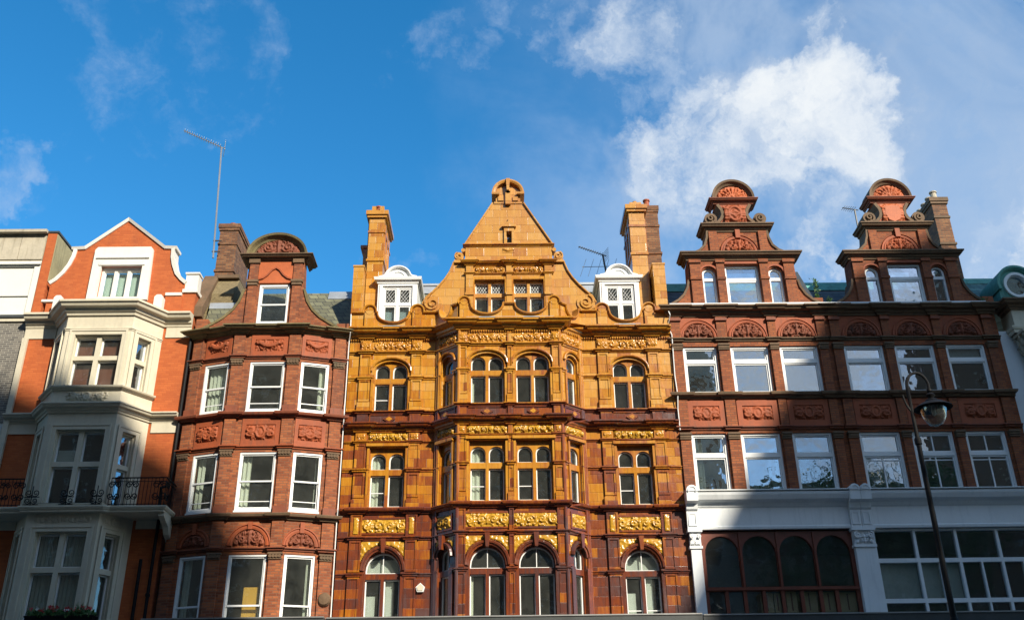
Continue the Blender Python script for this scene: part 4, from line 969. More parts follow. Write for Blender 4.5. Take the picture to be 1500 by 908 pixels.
# ------------------------------------------------------------------ rust brick building with twin shaped gables over grey shopfronts
E4 = thing('twin_gabled_building', (10.75, 0, 0), 'rust red brick building with two tall shaped gables above grey painted shopfronts', 'building')
X0, X1 = 5.42, 16.05
WX = [(5.79, 6.87), (7.31, 8.53), (8.89, 10.12), (10.95, 12.22), (12.57, 13.85), (14.22, 15.48)]
PX = [(5.45, 5.76), (6.93, 7.25), (8.59, 8.84), (10.16, 10.42), (10.60, 10.90), (12.27, 12.52), (13.92, 14.17), (15.56, 15.85)]
holes = []
for i, (a, b) in enumerate(WX):
    uc, w = (a+b)/2, b-a
    for fl, (z0, z1, zt) in enumerate(((13.02, 14.64, 14.12), (9.84, 11.72, 11.02))):
        holes.append(rect(a, b, z0, z1)); o = rect(a, b, z0, z1); m = zt
        gm = 'glass_mirror' if (fl == 0 and i < 4) or (fl == 1 and i < 2) else 'glass_mid'
        wn_ = build('window', MB().prism(WF, [rect(a, b, z0, z1), rect(a+.07, b-.07, z0+.06, z1-.07)], -.20, -.06).box(WF, a+.07, b-.07, m-.055, m+.055, -.19, -.07).box(WF, a-.01, b+.01, z0-.05, z0, -.2, .04), 'white_paint', E4)
        fr = MB().prism(WF, [rect(a+.07, b-.07, m+.055, z1-.07), rect(a+.115, b-.115, m+.10, z1-.115)], -.17, -.10).prism(WF, [rect(a+.07, b-.07, z0+.06, m-.055), rect(a+.115, b-.115, z0+.105, m-.10)], -.17, -.10)
        if fl == 1 and i >= 3:
            fr.box(WF, uc-.02, uc+.02, z0+.1, m-.1, -.15, -.11).box(WF, a+.11, b-.11, z0+.98, z0+1.01, -.15, -.115)
            fr.box(WF, uc-.02, uc+.02, m+.1, z1-.11, -.15, -.11) if i > 3 else None
        build('casement', fr, 'white_paint', wn_)
        build('pane', MB().box(WF, a+.11, b-.11, m+.09, z1-.11, -.142, -.136), gm, wn_)
        build('pane', MB().box(WF, a+.11, b-.11, z0+.10, m-.09, -.142, -.136), gm, wn_)
        if fl == 1 and i == 0: build('curtain', drape(WF, a+.1, a+.36, z0, z1, -.25), 'cream_curtain', wn_)
        if fl == 0 and i == 5: build('blind', drape(WF, a+.1, b-.1, z1-.42, z1, -.25, .3, .004), 'cream_curtain', wn_)
    build('terracotta_panel', MB().prism(WF, [rect(a-.02, b+.02, 11.94, 12.78), rect(uc-w*.38, uc+w*.38, 12.12, 12.60)], 0, .035), 'terracotta', E4)
    build('carved_panel', relief(WF, uc-w*.38, uc+w*.38, 12.12, 12.60, .004, .09, 'cartouche', i+21, .022), 'terracotta', E4, True)
    r = .50; zc = 14.94
    build('terracotta_panel', MB().prism(WF, [[(a-.03, 14.9), (b+.03, 14.9), (b+.03, 15.66), (a-.03, 15.66)]], 0, .02), 'terracotta', E4)
    build('carved_tympanum', relief(WF, uc-r, uc+r, zc, zc+r, .024, .10, 'foliate', i+31, .022, lambda u, z, uc=uc, r=r: None if math.hypot(u-uc, z-zc) > r else 1-math.hypot(u-uc, z-zc)/r), 'terracotta_dark', E4, True)
    build('arch_moulding', MB().arc(WF, arcpts(uc, zc, r, 180, 0, 18), [(-.01, .02), (-.01, .07), (.03, .08), (.04, .05), (.09, .05), (.10, .08), (.13, .07), (.13, .02)]), 'terracotta', E4)
build('wall', MB().prism(WF, [rect(X0, X1, 8.74, 15.7)] + holes, -.32, 0), 'brick_rust', E4)
for a, b in PX:
    build('pilaster', MB().box(WF, a, b, 9.78, 11.7, 0, .08).box(WF, a, b, 11.93, 12.78, 0, .08).box(WF, a, b, 12.99, 14.66, 0, .08).box(WF, a, b, 14.9, 15.66, 0, .08), 'brick_rust', E4)
    for z in (11.50, 14.48): build('capital', MB().box(WF, a-.03, b+.03, z+.14, z+.20, 0, .16).box(WF, a-.015, b+.015, z+.06, z+.14, 0, .13).box(WF, a-.02, b+.02, z, z+.04, 0, .12), 'brownstone', E4)
    build('capital', MB().box(WF, a-.03, b+.03, 15.5, 15.6, 0, .14), 'terracotta_dark', E4)
brk = [(a-X0-.03 if a-X0 > .05 else .013, b-X0+.03) for a, b in PX]
p4 = plan_breaks([(X0, 0), (X1, 0)], {0: brk}, .05)
build('main_cornice', MB().sweep(p4, 15.96, scaled(CORNICE, 1.05, 1.0)), 'brownstone', E4)
build('lead_flashing', MB().box(WF, X0+.02, X1-.35, 15.965, 16.02, 0, .34), 'grey_paint', E4)
for z, m, pf, nm in ((14.90, 'brownstone', STRING, 'string_course'), (13.0, 'brownstone', LEDGE, 'sill_course'), (11.92, 'terracotta_dark', STRING, 'string_course')):
    build(nm, MB().sweep(p4, z, scaled(pf, 1.2, 1.1)), m, E4)
build('roof', MB().prism_x([(.6, 15.3), (2.6, 18.2), (9, 18.2), (9, 15.3)], X0+.05, X1), 'slate_dark', E4)
build('roof_flashing', MB().prism_x([(2.3, 17.82), (2.6, 18.28), (2.9, 18.28), (2.9, 18.2), (2.63, 18.2), (2.34, 17.8)], X0+.05, X1), 'copper_green', E4)
GT = 'terracotta'
def shaped_gable(cx, shield, n):
    G = FY(-.02); T = -.6
    def half(s): return [(cx+s*x, z) for x, z in ((2.42, 15.9), (2.42, 16.12), (2.18, 16.26), (1.98, 16.46), (1.84, 16.72), (1.78, 17.0), (1.76, 17.75), (1.70, 17.95), (1.55, 18.02), (1.32, 18.12), (1.12, 18.32), (1.02, 18.62), (.98, 18.95))]
    wh = [archp(cx-1.33, cx-.88, 16.02, 17.48), rect(cx-.56, cx+.56, 16.02, 17.58), archp(cx+.88, cx+1.33, 16.02, 17.48)]
    g = build('gable', MB().prism(G, [[half(1)[0]] + half(1)[1:] + [(cx-.98, 18.95)] + half(-1)[::-1][1:]] + wh, T, 0), 'brick_rust', E4)
    for k, hl in enumerate(wh):
        us = [p[0] for p in hl]; a, b = min(us), max(us); zt = 17.08
        f0 = MB().prism(G, [hl, inset(hl, .06)], -.2, -.08).box(G, a+.055, b-.055, zt-.05, zt+.05, -.19, -.09)
        if k == 1: f0.prism(G, [rect(a+.06, b-.06, 16.08, zt-.05), rect(a+.11, b-.11, 16.13, zt-.10)], -.17, -.11)
        w = build('window', f0, 'white_paint', g); build('pane', MB().prism(G, [inset(hl, .05)], -.15, -.144), 'glass_mirror', w)
    for s in (1, -1):
        for hx, hw in ((1.56, .17), (.72, .13)):
            build('gable_pilaster', MB().box(G, cx+s*hx-hw, cx+s*hx+hw, 16.0, 17.72, 0, .09).box(G, cx+s*hx-hw-.02, cx+s*hx+hw+.02, 17.0, 17.08, 0, .13).box(G, cx+s*hx-hw-.03, cx+s*hx+hw+.03, 17.62, 17.74, 0, .14), 'brick_rust', g)
        build('gable_pilaster', MB().box(G, cx+s*.84-.14, cx+s*.84+.14, 18.1, 18.86, 0, .08), 'brick_rust', g)
        hv = half(s); pr = [(.01, T-.02), (.01, .05), (-.06, .06), (-.06, T-.02)] if s > 0 else [(-.01, T-.02), (-.01, .05), (.06, .06), (.06, T-.02)]
        build('gable_coping', MB().arc(G, hv[1:6], pr), 'brownstone', g); build('gable_coping', MB().arc(G, hv[8:], pr), 'brownstone', g)
        # arch hoods over side lights
        build('arch_moulding', MB().arc(G, arcpts(cx+s*1.105, 17.255, .27, 180, 0, 12), [(0, 0), (0, .06), (.06, .06), (.06, 0)]), GT, g)
    build('gable_cornice', MB().sweep([(cx-1.78, .55), (cx-1.78, -.02), (cx+1.78, -.02), (cx+1.78, .55)], 18.0, scaled(CORNICE, .75, .85)), 'brownstone', g)
    build('gable_string', MB().box(G, cx-.60, cx+.60, 17.60, 17.68, 0, .07), GT, g)
    build('carved_tympanum', relief(G, cx-.52, cx+.52, 18.06, 18.58, .02, .10, 'foliate', n+51, .022, lambda u, z: None if math.hypot(u-cx, z-18.06) > .52 else 1-math.hypot(u-cx, z-18.06)/.52), 'terracotta', g, True)
    build('arch_moulding', MB().arc(G, arcpts(cx, 18.06, .52, 180, 0, 18), [(-.01, 0), (-.01, .07), (.03, .08), (.04, .04), (.1, .04), (.11, .07), (.13, 0)]), GT, g)
    build('keystone', MB().box(G, cx-.08, cx+.08, 18.58, 18.9, 0, .11), GT, g)
    build('gable_cornice', MB().sweep([(cx-1.0, .62), (cx-1.0, -.02), (cx+1.0, -.02), (cx+1.0, .62)], 19.10, scaled(CORNICE, .72, .85)), 'brownstone', g)
    # waisted top stage with scrolls
    hw = [(.62, 19.1), (.60, 19.22), (.46, 19.36), (.40, 19.52), (.42, 19.70), (.55, 19.90), (.62, 19.96)]
    top = build('gable_finial', MB().prism(G, [[(cx-x, z) for x, z in hw] + [(cx+x, z) for x, z in hw[::-1]]], T+.05, 0), GT, g)
    for s in (1, -1):
        vm = MB().disc(G, cx+s*.84, 19.36, .215, T+.1, .06, 18).arc(G, [(cx+s*x, z) for x, z in spiral(.84, 19.36, .20, 1.6, -1, -60, .2)], [(-.025, .05), (-.025, .12), (.025, .12), (.025, .05)])
        vm.box(G, cx+s*.82-.12, cx+s*.82+.12, 19.08, 19.2, T+.1, .03); build('volute', vm, 'brownstone', top)
        cv = [(cx+s*x, z) for x, z in ((.74, 19.16), (.60, 19.22), (.47, 19.36), (.41, 19.52), (.43, 19.70), (.56, 19.92))]
        build('scroll_moulding', MB().arc(G, cv, [(-.05, T), (-.05, .07), (.05, .07), (.05, T)]), 'brownstone', top)
    if shield:
        build('shield', MB().prism(G, [[(cx-.24, 19.78), (cx-.27, 19.5), (cx-.18, 19.26), (cx, 19.18), (cx+.18, 19.26), (cx+.27, 19.5), (cx+.24, 19.78), (cx, 19.84)]], 0, .10), 'terracotta_bright', top)
        build('carved_panel', relief(G, cx-.38, cx+.38, 19.14, 19.93, .01, .09, 'cartouche', n, .022), 'terracotta_bright', top, True)
    else:
        build('carved_panel', relief(G, cx-.38, cx+.38, 19.14, 19.93, .01, .12, 'cartouche', n, .022), GT, top, True)
    build('pediment', MB().sweep([(cx-.66, .6), (cx-.66, -.02), (cx+.66, -.02), (cx+.66, .6)], 20.14, scaled(CORNICE, .55, .6)).prism(G, [[(cx-.64, 20.12), (cx+.64, 20.12)] + arcpts(cx, 20.12, .64, 0, 180, 16, .62)[1:-1]], T, .0), 'terracotta_dark', top)
    build('pediment_hood', MB().arc(G, arcpts(cx, 20.14, .66, 180, 0, 22, .66), [(-.10, T-.06), (-.10, .05), (-.04, .09), (.0, .16), (.07, .18), (.07, T-.06)]), 'brownstone', top)
    build('carved_tympanum', relief(G, cx-.55, cx+.55, 20.15, 20.68, .02, .1, 'fan', n+61, .022, lambda u, z: None if math.hypot((u-cx)/.55, (z-20.15)/.52) > 1 else 1-math.hypot((u-cx)/.55, (z-20.15)/.52)), 'terracotta_bright', top, True)
shaped_gable(8.0, False, 1); shaped_gable(13.42, True, 2)
for x in (10.35, 15.95): build('upstand', MB().box(WF, x-.2, x+.2, 16.02, 16.35, -.35, .0), 'brick_rust', E4)
for x0, x1 in ((10.12, 10.5), (15.5, 15.95)):
    build('party_wall', MB().prism_x([(.5, 15.9), (.5, 16.4), (1.9, 18.35), (2.8, 18.35), (2.8, 15.9)], x0, x1), 'dark_metal', E4)
c4 = chimney(E4, 15.88, 16.42, 2.0, 5.0, 15.2, 21.45, 'brick_stock', 'brownstone', [(16.15, 2.25+.42*i, .13, .42) for i in range(7)], 'grey_concrete', False, .08)
c5 = chimney(E4, 5.08, 5.62, 1.3, 3.2, 15.2, 20.75, 'brick_stock', 'brick_stock', [(5.32, 1.7, .12, .5), (5.32, 2.4, .12, .4)], 'terracotta', False, .05)
room(E4, X0+.12, X1-.12, [8.9, 9.6, 12.75, 15.6])
# shop stage: entablature, consoles, pilasters
build('shop_entablature', MB().sweep([(X0+.02, 0), (X1, 0)], 9.78, [(0, -1.05), (.12, -1.05), (.13, -.98), (.10, -.94), (.10, -.42), (.14, -.38), (.18, -.3), (.22, -.26), (.34, -.22), (.40, -.10), (.42, -.02), (0, .03)]), 'grey_paint', E4)
build('entablature_flashing', MB().box(WF, X0+.05, X1, 9.81, 9.835, 0, .43), 'white_paint', E4)
def console(x, w, double=False):
    n = 2 if double else 1
    for k in range(n):
        cx = x+(k-.5*(n-1))*w; hw = w/2-.005
        prof = [(-.1, 8.72), (-.18, 8.72), (-.2, 9.25), (-.26, 9.3), (-.3, 9.45), (-.46, 9.5), (-.48, 9.80), (-.1, 9.80)]
        c = build('console', MB().prism_x(prof, cx-hw, cx+hw).prism(FY(-.1), [[(cx-hw, 9.78), (cx+hw, 9.78)] + arcpts(cx, 9.80, hw, 0, 180, 10)], .0, .40), 'grey_paint', E4)
        build('console_panel', MB().prism(FY(-.18), [rect(cx-hw+.04, cx+hw-.04, 8.82, 9.2), rect(cx-hw+.08, cx+hw-.08, 8.86, 9.16)], 0, .03), 'grey_paint', c)
        build('console_scroll', MB().arc(FY(-.5), arcpts(cx, 9.80, hw*.62, 200, -20, 10), [(0, 0), (0, .02), (.025, .02), (.025, 0)]), 'grey_paint', c)
console(5.56, .34); console(10.52, .32, True)
def shop_pilaster(x0, x1, mat='grey_paint'):
    p = build('shop_pilaster', MB().box(WF, x0, x1, 0, 8.22, -.1, .16).box(WF, x0-.04, x1+.04, 8.16, 8.24, -.1, .2).box(WF, x0-.06, x1+.06, 8.64, 8.72, -.1, .24).box(WF, x0-.01, x1+.01, 8.24, 8.64, -.1, .16), mat, E4)
    cx = (x0+x1)/2; hw = (x1-x0)/2
    for s in (1, -1):
        build('capital_scroll', MB().arc(FY(-.17), [(cx+s*x, z) for x, z in spiral(hw*.66, 8.50, hw*.38, 1.6, -1, 90, .2)], [(-.018, 0), (-.018, .07), (.018, .07), (.018, 0)]), mat, p)
    build('capital_leaves', relief(FY(-.17), cx-hw*.95, cx+hw*.95, 8.25, 8.62, 0, .06, 'foliate', int(x0*3), .02), mat, p, True)
shop_pilaster(5.44, 5.74); shop_pilaster(10.22, 10.80)
# mahogany arcade
mh = []; xs = np.linspace(5.82, 10.16, 5)
for i in range(4): mh.append(archp(xs[i]+.05, xs[i+1]-.05, 7.10, 8.56, .5))
lowx = []
for i in range(4):
    a, b = xs[i]+.05, xs[i+1]-.05; m = a+(b-a)*(.5 if i not in (0, 3) else (.52 if i == 0 else .42)); lowx += [rect(a, m-.05, 5.3, 6.98), rect(m+.05, b, 5.3, 6.98)]
sw = build('shop_window', MB().prism(WF, [rect(5.76, 10.22, 5.2, 8.68)] + mh + lowx, -.16, -.02), 'mahogany', E4)
tr = MB()
for x in xs[1:-1]: tr.box(WF, x-.025, x+.025, 7.05, 8.66, -.02, .03)
tr.box(WF, 5.78, 10.2, 7.0, 7.07, -.02, .04)
build('shop_transom', tr, 'mahogany', sw)
for o_ in mh + lowx: build('pane', MB().prism(WF, [inset(o_, -.01)], -.1, -.095), 'glass_dark', sw)
# grey grid shop window
cols = [10.86, 12.06, 13.28, 14.50, 15.72, 16.0]; gh_ = []
for a, b in zip(cols[:-1], cols[1:]):
    gh_.append(rect(a+.04, b-.04, 7.86, 8.66))
    for z0, z1 in ((6.72, 7.74), (5.2, 6.6)):
        if a > 11.9 and b-a > 1: m = (a+b)/2; gh_ += [rect(a+.04, m-.025, z0, z1), rect(m+.025, b-.04, z0, z1)]
        else: gh_.append(rect(a+.04, b-.04, z0, z1))
sw2 = build('shop_window', MB().prism(WF, [rect(10.82, 16.04, 5.1, 8.72)] + gh_, -.16, -.02), 'grey_paint', E4)
for k, o_ in enumerate(gh_): build('pane', MB().prism(WF, [inset(o_, -.01)], -.1, -.095), 'glass_dark', sw2)
for a, b in ((10.92, 12.02), (12.12, 13.24)): build('blind', drape(WF, a, b, 6.75, 7.8, -.2, .4, .004), 'grey_blind', sw2)
room(E4, X0+.12, X1-.12, [4.7, 8.75], .2, 3.0)
shopfront(E4, 5.43, 16.04, 6.14, -1.1, 'dark_metal')
build('shop_side_wall', MB().box(WF, X0+.01, X0+.1, 4.6, 8.6, -.32, 0), 'brick_rust', E4)
# cardboard boxes behind the arcade glass
boxes = [(7.35, 7.72, 6.95, 'plain cardboard box behind the second arched pane, left of the pair'), (7.75, 7.93, 6.95, 'narrow cardboard box wedged beside its wider neighbour behind the arcade glass'), (8.10, 8.4, 7.0, 'cardboard box left of the middle mullion behind the arcade glass'), (8.52, 8.98, 6.98, 'wide cardboard box in the third lower light behind the arcade glass'),
         (9.12, 9.5, 6.97, 'cardboard box behind the fourth arched bay of the arcade, first in that bay'), (9.62, 10.1, 6.95, 'cardboard box nearest the white double pilaster behind the arcade glass')]
sh = MB().box(WF, 5.95, 10.1, 6.35, 6.4, -1.1, -.17); build('display_shelf', sh, 'interior_plaster', E4)
for k, (a, b, zt, lab) in enumerate(boxes):
    t = thing('cardboard_box', ((a+b)/2, .55, 6.4), lab, 'cardboard box', 'cardboard boxes behind the arcade shop window')
    build('carton', MB().box(WF, a, b, 6.401, zt-.02, -.62, -.16), 'cardboard', t)
    build('flap', MB().box(WF, a+.005, b-.005, zt-.02, zt-.008, -.38, -.16).box(WF, a+.005, b-.005, zt-.02, zt-.01, -.62, -.40), 'cardboard', t)
    build('tape', MB().box(WF, (a+b)/2-.02, (a+b)/2+.02, 6.45, zt-.05, -.159, -.156), 'terracotta_dark', t)

# ------------------------------------------------------------------ stone building at the right edge
F5 = thing('column_fronted_building', (18.5, 0, 0), 'pale stone building with a giant column and green copper mansard at the right edge', 'building')
F = WF
build('wall', MB().prism(F, [rect(16.06, 21.5, 0, 15.1)] + [rect(17.9+k*1.7, 18.9+k*1.7, z, z+1.8) for k in (0, 1) for z in (6.5, 9.6, 12.6)], -.4, -.05), 'grey_paint', F5)
build('window', MB().prism(F, [rect(17.8, 20.8, 6.4, 14.6)], -.36, -.3), 'glass_dark', F5)
build('attic_wall', MB().box(F, 16.45, 21.5, 15.1, 15.72, -.4, .32), 'cream_stone', F5)
build('main_cornice', MB().sweep([(16.45, .3), (16.45, -.32), (21.5, -.32)], 15.98, scaled(CORNICE, 1.0, 1.0)), 'brownstone', F5)
build('architrave', MB().sweep([(16.42, .3), (16.42, -.3), (21.5, -.3)], 15.1, [(0, -.22), (.04, -.22), (.05, -.12), (.08, -.1), (.1, -.04), (.1, 0), (0, .02)]), 'cream_stone', F5)
for cx in (16.92, 19.9):
    col = build('column', MB().lathe((cx, -.22, 0), [(.42, 4.6), (.42, 4.8), (.36, 4.9), (.36, 9), (.33, 12), (.30, 14.12), (.34, 14.14), (.34, 14.2)], 28), 'grey_concrete' if False else 'cream_stone', F5, True)
    cap = MB().lathe((cx, -.22, 0), [(.30, 14.2), (.33, 14.5), (.40, 14.78)], 20).box(FY(-.22), cx-.46, cx+.46, 14.78, 14.87, -.46, .46)
    for rw in range(2):
        for k in range(10):
            a = 2*math.pi*(k+.5*rw)/10; d = Vector((math.cos(a), math.sin(a), 0)); q = Vector((cx, -.22, 14.22+rw*.24)); r0 = .33+rw*.03
            cap.tube([q+d*r0, q+d*(r0+.04)+Vector((0, 0, .18)), q+d*(r0+.12)+Vector((0, 0, .25)), q+d*(r0+.13)+Vector((0, 0, .2))], [.06, .055, .04, .02], 5)
    for sx in (1, -1):
        for sy in (1, -1): cap.tube([(cx+sx*.36+.08*math.cos(t)*sx, -.22+sy*.36, 14.68+.08*math.sin(t)) for t in np.linspace(0, 5, 9)], .03, 5)
    build('column_capital', cap, 'brownstone' if False else 'grey_concrete', col)
build('mansard_roof', MB().prism_x([(.3, 15.9), (1.9, 17.9), (9, 17.9), (9, 15.9)], 16.1, 21.5), 'slate_green', F5)
build('roof_edge', MB().prism_x([(1.75, 17.74), (1.86, 18.0), (2.2, 18.0), (2.2, 17.9), (1.9, 17.9)], 16.1, 21.5), 'copper_green', F5)
cx, cz = 17.02, 16.72; K = FY(-.02)
ell = lambda rx, rz, n=28: [(cx+rx*math.cos(2*math.pi*i/n), cz+rz*math.sin(2*math.pi*i/n)) for i in range(n)]
ds = build('dormer', MB().prism(K, [[(cx-.62, 16.0), (cx+.62, 16.0)] + arcpts(cx, cz+.04, .60, -8, 188, 18), ell(.42, .44)], -1.3, 0), 'copper_green', F5)
build('dormer_hood', MB().arc(K, arcpts(cx, cz+.02, .58, 196, -16, 22), [(-.03, -1.2), (-.03, .06), (.03, .14), (.10, .14), (.10, -1.2)]), 'copper_green', ds)
rw_ = build('round_window', MB().prism(K, [ell(.44, .46), ell(.35, .37)], -.08, .08).prism(K, [ell(.36, .38), ell(.32, .34)], -.1, .02), 'white_paint', ds)
build('pane', MB().prism(K, [ell(.34, .36)], -.06, -.054), 'glass_mirror', rw_)
build('backing', MB().prism(K, [ell(.40, .42)], -.5, -.45), 'interior_plaster', rw_)

# ------------------------------------------------------------------ modern building at the left edge
H0 = thing('flat_roofed_building', (-18.5, 0, 0), 'flat roofed modern building with concrete fascia panels, white window panels and dark brick', 'building')
F = FY(.05); XR = -15.27
build('fascia_panel', MB().box(F, -21.0, XR+.02, 17.98, 19.0, -.4, 0), 'grey_concrete', H0)
for k in range(7):
    build('concrete_panel', MB().box(F, -21.0+k*.82, -21.0+k*.82+.80, 18.04, 18.94, 0, .04), 'grey_concrete', H0)
build('roof_coping', MB().box(F, -21.2, -15.23, 19.0, 19.1, -1.5, .22), 'grey_concrete', H0)
build('flat_roof', MB().box(F, -21.2, -14.93, 18.9, 18.98, -9, -.42), 'dark_metal', H0)
wh0 = []
for k in range(4):
    a = XR-.12-(k+1)*1.3; wh0.append((a, a+1.22, k % 2))
fw = build('window', MB().prism(F, [rect(-21.0, XR, 15.96, 17.98)] + [rect(a, b, 16.06, 17.78) for a, b, t in wh0], -.2, 0).box(F, -21.0, XR, 17.84, 17.92, 0, .08), 'panel_white', H0)
for a, b, t in wh0:
    if t == 0:
        build('infill_panel', MB().box(F, a+.03, b-.03, 16.72, 17.76, -.12, -.06).box(F, a+.03, b-.03, 16.08, 16.66, -.12, -.06), 'panel_white', fw)
    else:
        build('casement', MB().prism(F, [rect(a, b, 16.06, 17.78), rect(a+.07, b-.07, 16.74, 17.5)], -.15, -.04), 'white_paint', fw)
        build('pane', MB().box(F, a+.05, b-.05, 16.7, 17.72, -.1, -.09), 'glass_mid', fw)
build('sill', MB().box(F, -21.0, XR, 15.86, 15.96, -.2, .1), 'dark_metal', H0)
build('sill_moulding', MB().box(F, -21.0, XR, 15.74, 15.85, -.2, .06), 'cream_stone', H0)
build('wall', MB().prism(F, [rect(-21.0, XR, 0, 15.74), rect(-20.5, XR-.05, 10.6, 12.3), rect(-20.5, XR-.05, 6.6, 8.6)], -.4, 0), 'brick_dark', H0)
for z0, z1 in ((10.6, 12.3), (6.6, 8.6)):
    w = build('window', MB().prism(F, [rect(-20.5, XR-.05, z0, z1), rect(-20.3, XR-.9, z0+.1, z1-.1)], -.2, -.02), 'panel_white', H0)
    build('infill_panel', MB().box(F, XR-.84, XR-.1, z0+.75, z1-.1, -.02, .0).box(F, XR-.84, XR-.1, z0+.08, z0+.68, -.02, .0), 'grey_paint', w)
    build('pane', MB().box(F, -20.32, XR-.88, z0+.08, z1-.08, -.12, -.11), 'glass_dark', w)
room(H0, -20.9, XR-.05, [6.0, 9.2, 12.6, 15.8, 17.97])

# ------------------------------------------------------------------ street lamp in front
LX, LY = 7.9, -11.0
L = thing('street_lamp', (LX, LY, 0), 'tall black swan-neck street lamp with a wide glass bowl at right', 'street lamp')
build('post', MB().lathe((LX, LY, 0), [(.16, 0), (.16, .25), (.12, .3), (.11, 1.2), (.08, 1.3), (.066, 4.2), (.085, 4.25), (.085, 4.35), (.056, 4.45), (.045, 7.6), (.064, 7.62), (.064, 7.72), (.038, 7.78), (.034, 8.2)], 16), 'black_iron', L)
ap = [(LX, LY, 8.1), (LX, LY, 8.45)] + [(LX+.215-.215*math.cos(t), LY-.0, 8.78+.30*math.sin(t)) for t in np.linspace(0, math.pi*.93, 14)] + [(LX+.42, LY, 8.7)]
build('swan_neck', MB().tube(ap, [.035]*6+[.028]*(len(ap)-6), 8), 'black_iron', L)
build('bracket', MB().tube([(LX-.06, LY, 8.35), (LX-.1, LY, 8.5), (LX-.12, LY, 8.62)], .02, 6).tube([(LX, LY, 8.25), (LX-.07, LY, 8.4)], .025, 6), 'black_iron', L)
hd = build('lamp_head', MB().lathe((LX+.42, LY, 0), [(.02, 8.74), (.05, 8.73), (.05, 8.69), (.02, 8.67), (.06, 8.64), (.09, 8.61), (.06, 8.57), (.04, 8.54), (.10, 8.52), (.13, 8.49), (.12, 8.46), (.05, 8.44)], 18), 'black_iron', L)
build('lamp_shade', MB().lathe((LX+.42, LY, 0), [(.12, 8.48), (.22, 8.44), (.345, 8.36), (.36, 8.34), (.345, 8.345), (.22, 8.42), (.12, 8.46)], 28, False), 'black_iron', L)
build('glass_bowl', MB().lathe((LX+.42, LY, 0), [(.25, 8.40), (.245, 8.30), (.20, 8.13), (.13, 8.02), (.02, 7.97), (.02, 7.98), (.12, 8.035), (.19, 8.14), (.235, 8.30), (.24, 8.40)], 24, False), 'glass_lamp', L, True)
build('bulb', MB().lathe((LX+.42, LY, 0), [(.0, 8.42), (.03, 8.40), (.045, 8.3), (.035, 8.22), (0, 8.18)], 12), 'grey_metal', L)
build('base_collar', MB().lathe((LX, LY, 0), [(.2, 0), (.2, .08), (.16, .12)], 16), 'black_iron', L)

# ------------------------------------------------------------------ aerials, cables, small fittings
def yagi(name, lab, base, top, hd_, L_, n, el, mat='grey_metal', grid=False, extra=None):
    t = thing(name, base, lab, 'aerial', None); b = Vector(base); tp = Vector(top)
    build('mast', MB().tube([b, tp], .034, 6), mat, t)
    h_ = Vector(hd_).normalized(); side_ = h_.cross(Vector((0, 0, 1))).normalized()
    build('boom', MB().tube([tp-h_*.15, tp+h_*L_], .02, 5), mat, t)
    for i in range(n):
        p = tp+h_*(L_*(i+.5)/n); w = el*(1-.25*i/n)
        build('element', MB().tube([p-side_*w, p+side_*w], .010, 4), mat, t)
    if grid:
        for k in range(6):
            q = tp-h_*.12+Vector((0, 0, -.2+.08*k)); build('reflector', MB().tube([q-side_*.28, q+side_*.28], .009, 4), mat, t)
    for k in range(2): build('clamp', MB().box(FY(b.y), b.x-.08, b.x+.22, b.z+.25+k*.45, b.z+.29+k*.45, -.02, .02), 'dark_metal', t)
    return t
yagi('rooftop_aerial', 'tall leaning television aerial strapped to the brick chimney of the bowed building', (-10.36, 2.35, 19.35), (-10.62, 2.35, 24.2), (-1, -.35, .32), 1.5, 16, .16, 'grey_metal', True)
t2 = yagi('rooftop_aerial', 'small many-armed aerial behind the right white dormer', (3.95, 2.6, 17.6), (3.72, 2.6, 19.5), (-1, -.3, .22), .95, 11, .12, 'dark_metal', True)
bb2 = MB().tube([(2.95, 2.6, 19.0), (4.2, 2.6, 19.02)], .012, 5)
build('lower_boom', bb2, 'grey_metal', t2)
for k in range(5):
    x = 3.0+k*.28; build('dipole', MB().tube([(x-.16, 2.3, 18.45), (x+.14, 2.9, 19.5)], .008, 4), 'dark_metal', t2)
t3 = yagi('rooftop_aerial', 'little comb-like aerial peeping out left of the shield-topped gable', (13.42, 3.0, 18.3), (13.42, 3.0, 21.6), (-1, -.2, .05), .5, 6, .2, 'dark_metal', False)
def cable(pts, lab): tag(build('cable', MB().tube(pts, .017, 6), 'white_paint'), lab, 'cable')
cable([(-4.82, -.28, 15.75), (-4.80, -.30, 15.1), (-4.85, -.12, 14.9), (-4.86, -.09, 12.9), (-4.84, -.22, 12.4), (-4.86, -.1, 12.0), (-4.86, -.1, 9.6), (-4.84, -.22, 9.4), (-4.87, -.1, 9.1), (-4.86, -.1, 6.3)], 'white cable running down the joint left of the tiled building')
cable([(5.38, -.1, 16.0), (5.42, -.36, 15.6), (5.36, -.1, 15.3), (5.46, -.12, 15.0), (5.44, -.1, 13.6), (5.46, -.18, 12.9), (5.44, -.1, 12.5), (5.45, -.1, 11.8)], 'white cable looping down the joint right of the tiled building')
ab = thing('alarm_box', (-2.37, -.04, 7.1), 'white pentagonal alarm box on the oxblood tiles beside the bay', 'alarm box')
build('casing', MB().prism(WF, [[(-2.5, 7.18), (-2.46, 7.05), (-2.28, 7.05), (-2.24, 7.18), (-2.37, 7.3)]], .0, .09), 'white_paint', ab)
build('cover_rim', MB().prism(WF, [[(-2.47, 7.18), (-2.44, 7.08), (-2.30, 7.08), (-2.27, 7.18), (-2.37, 7.27)]], .091, .11), 'cream_stone', ab)
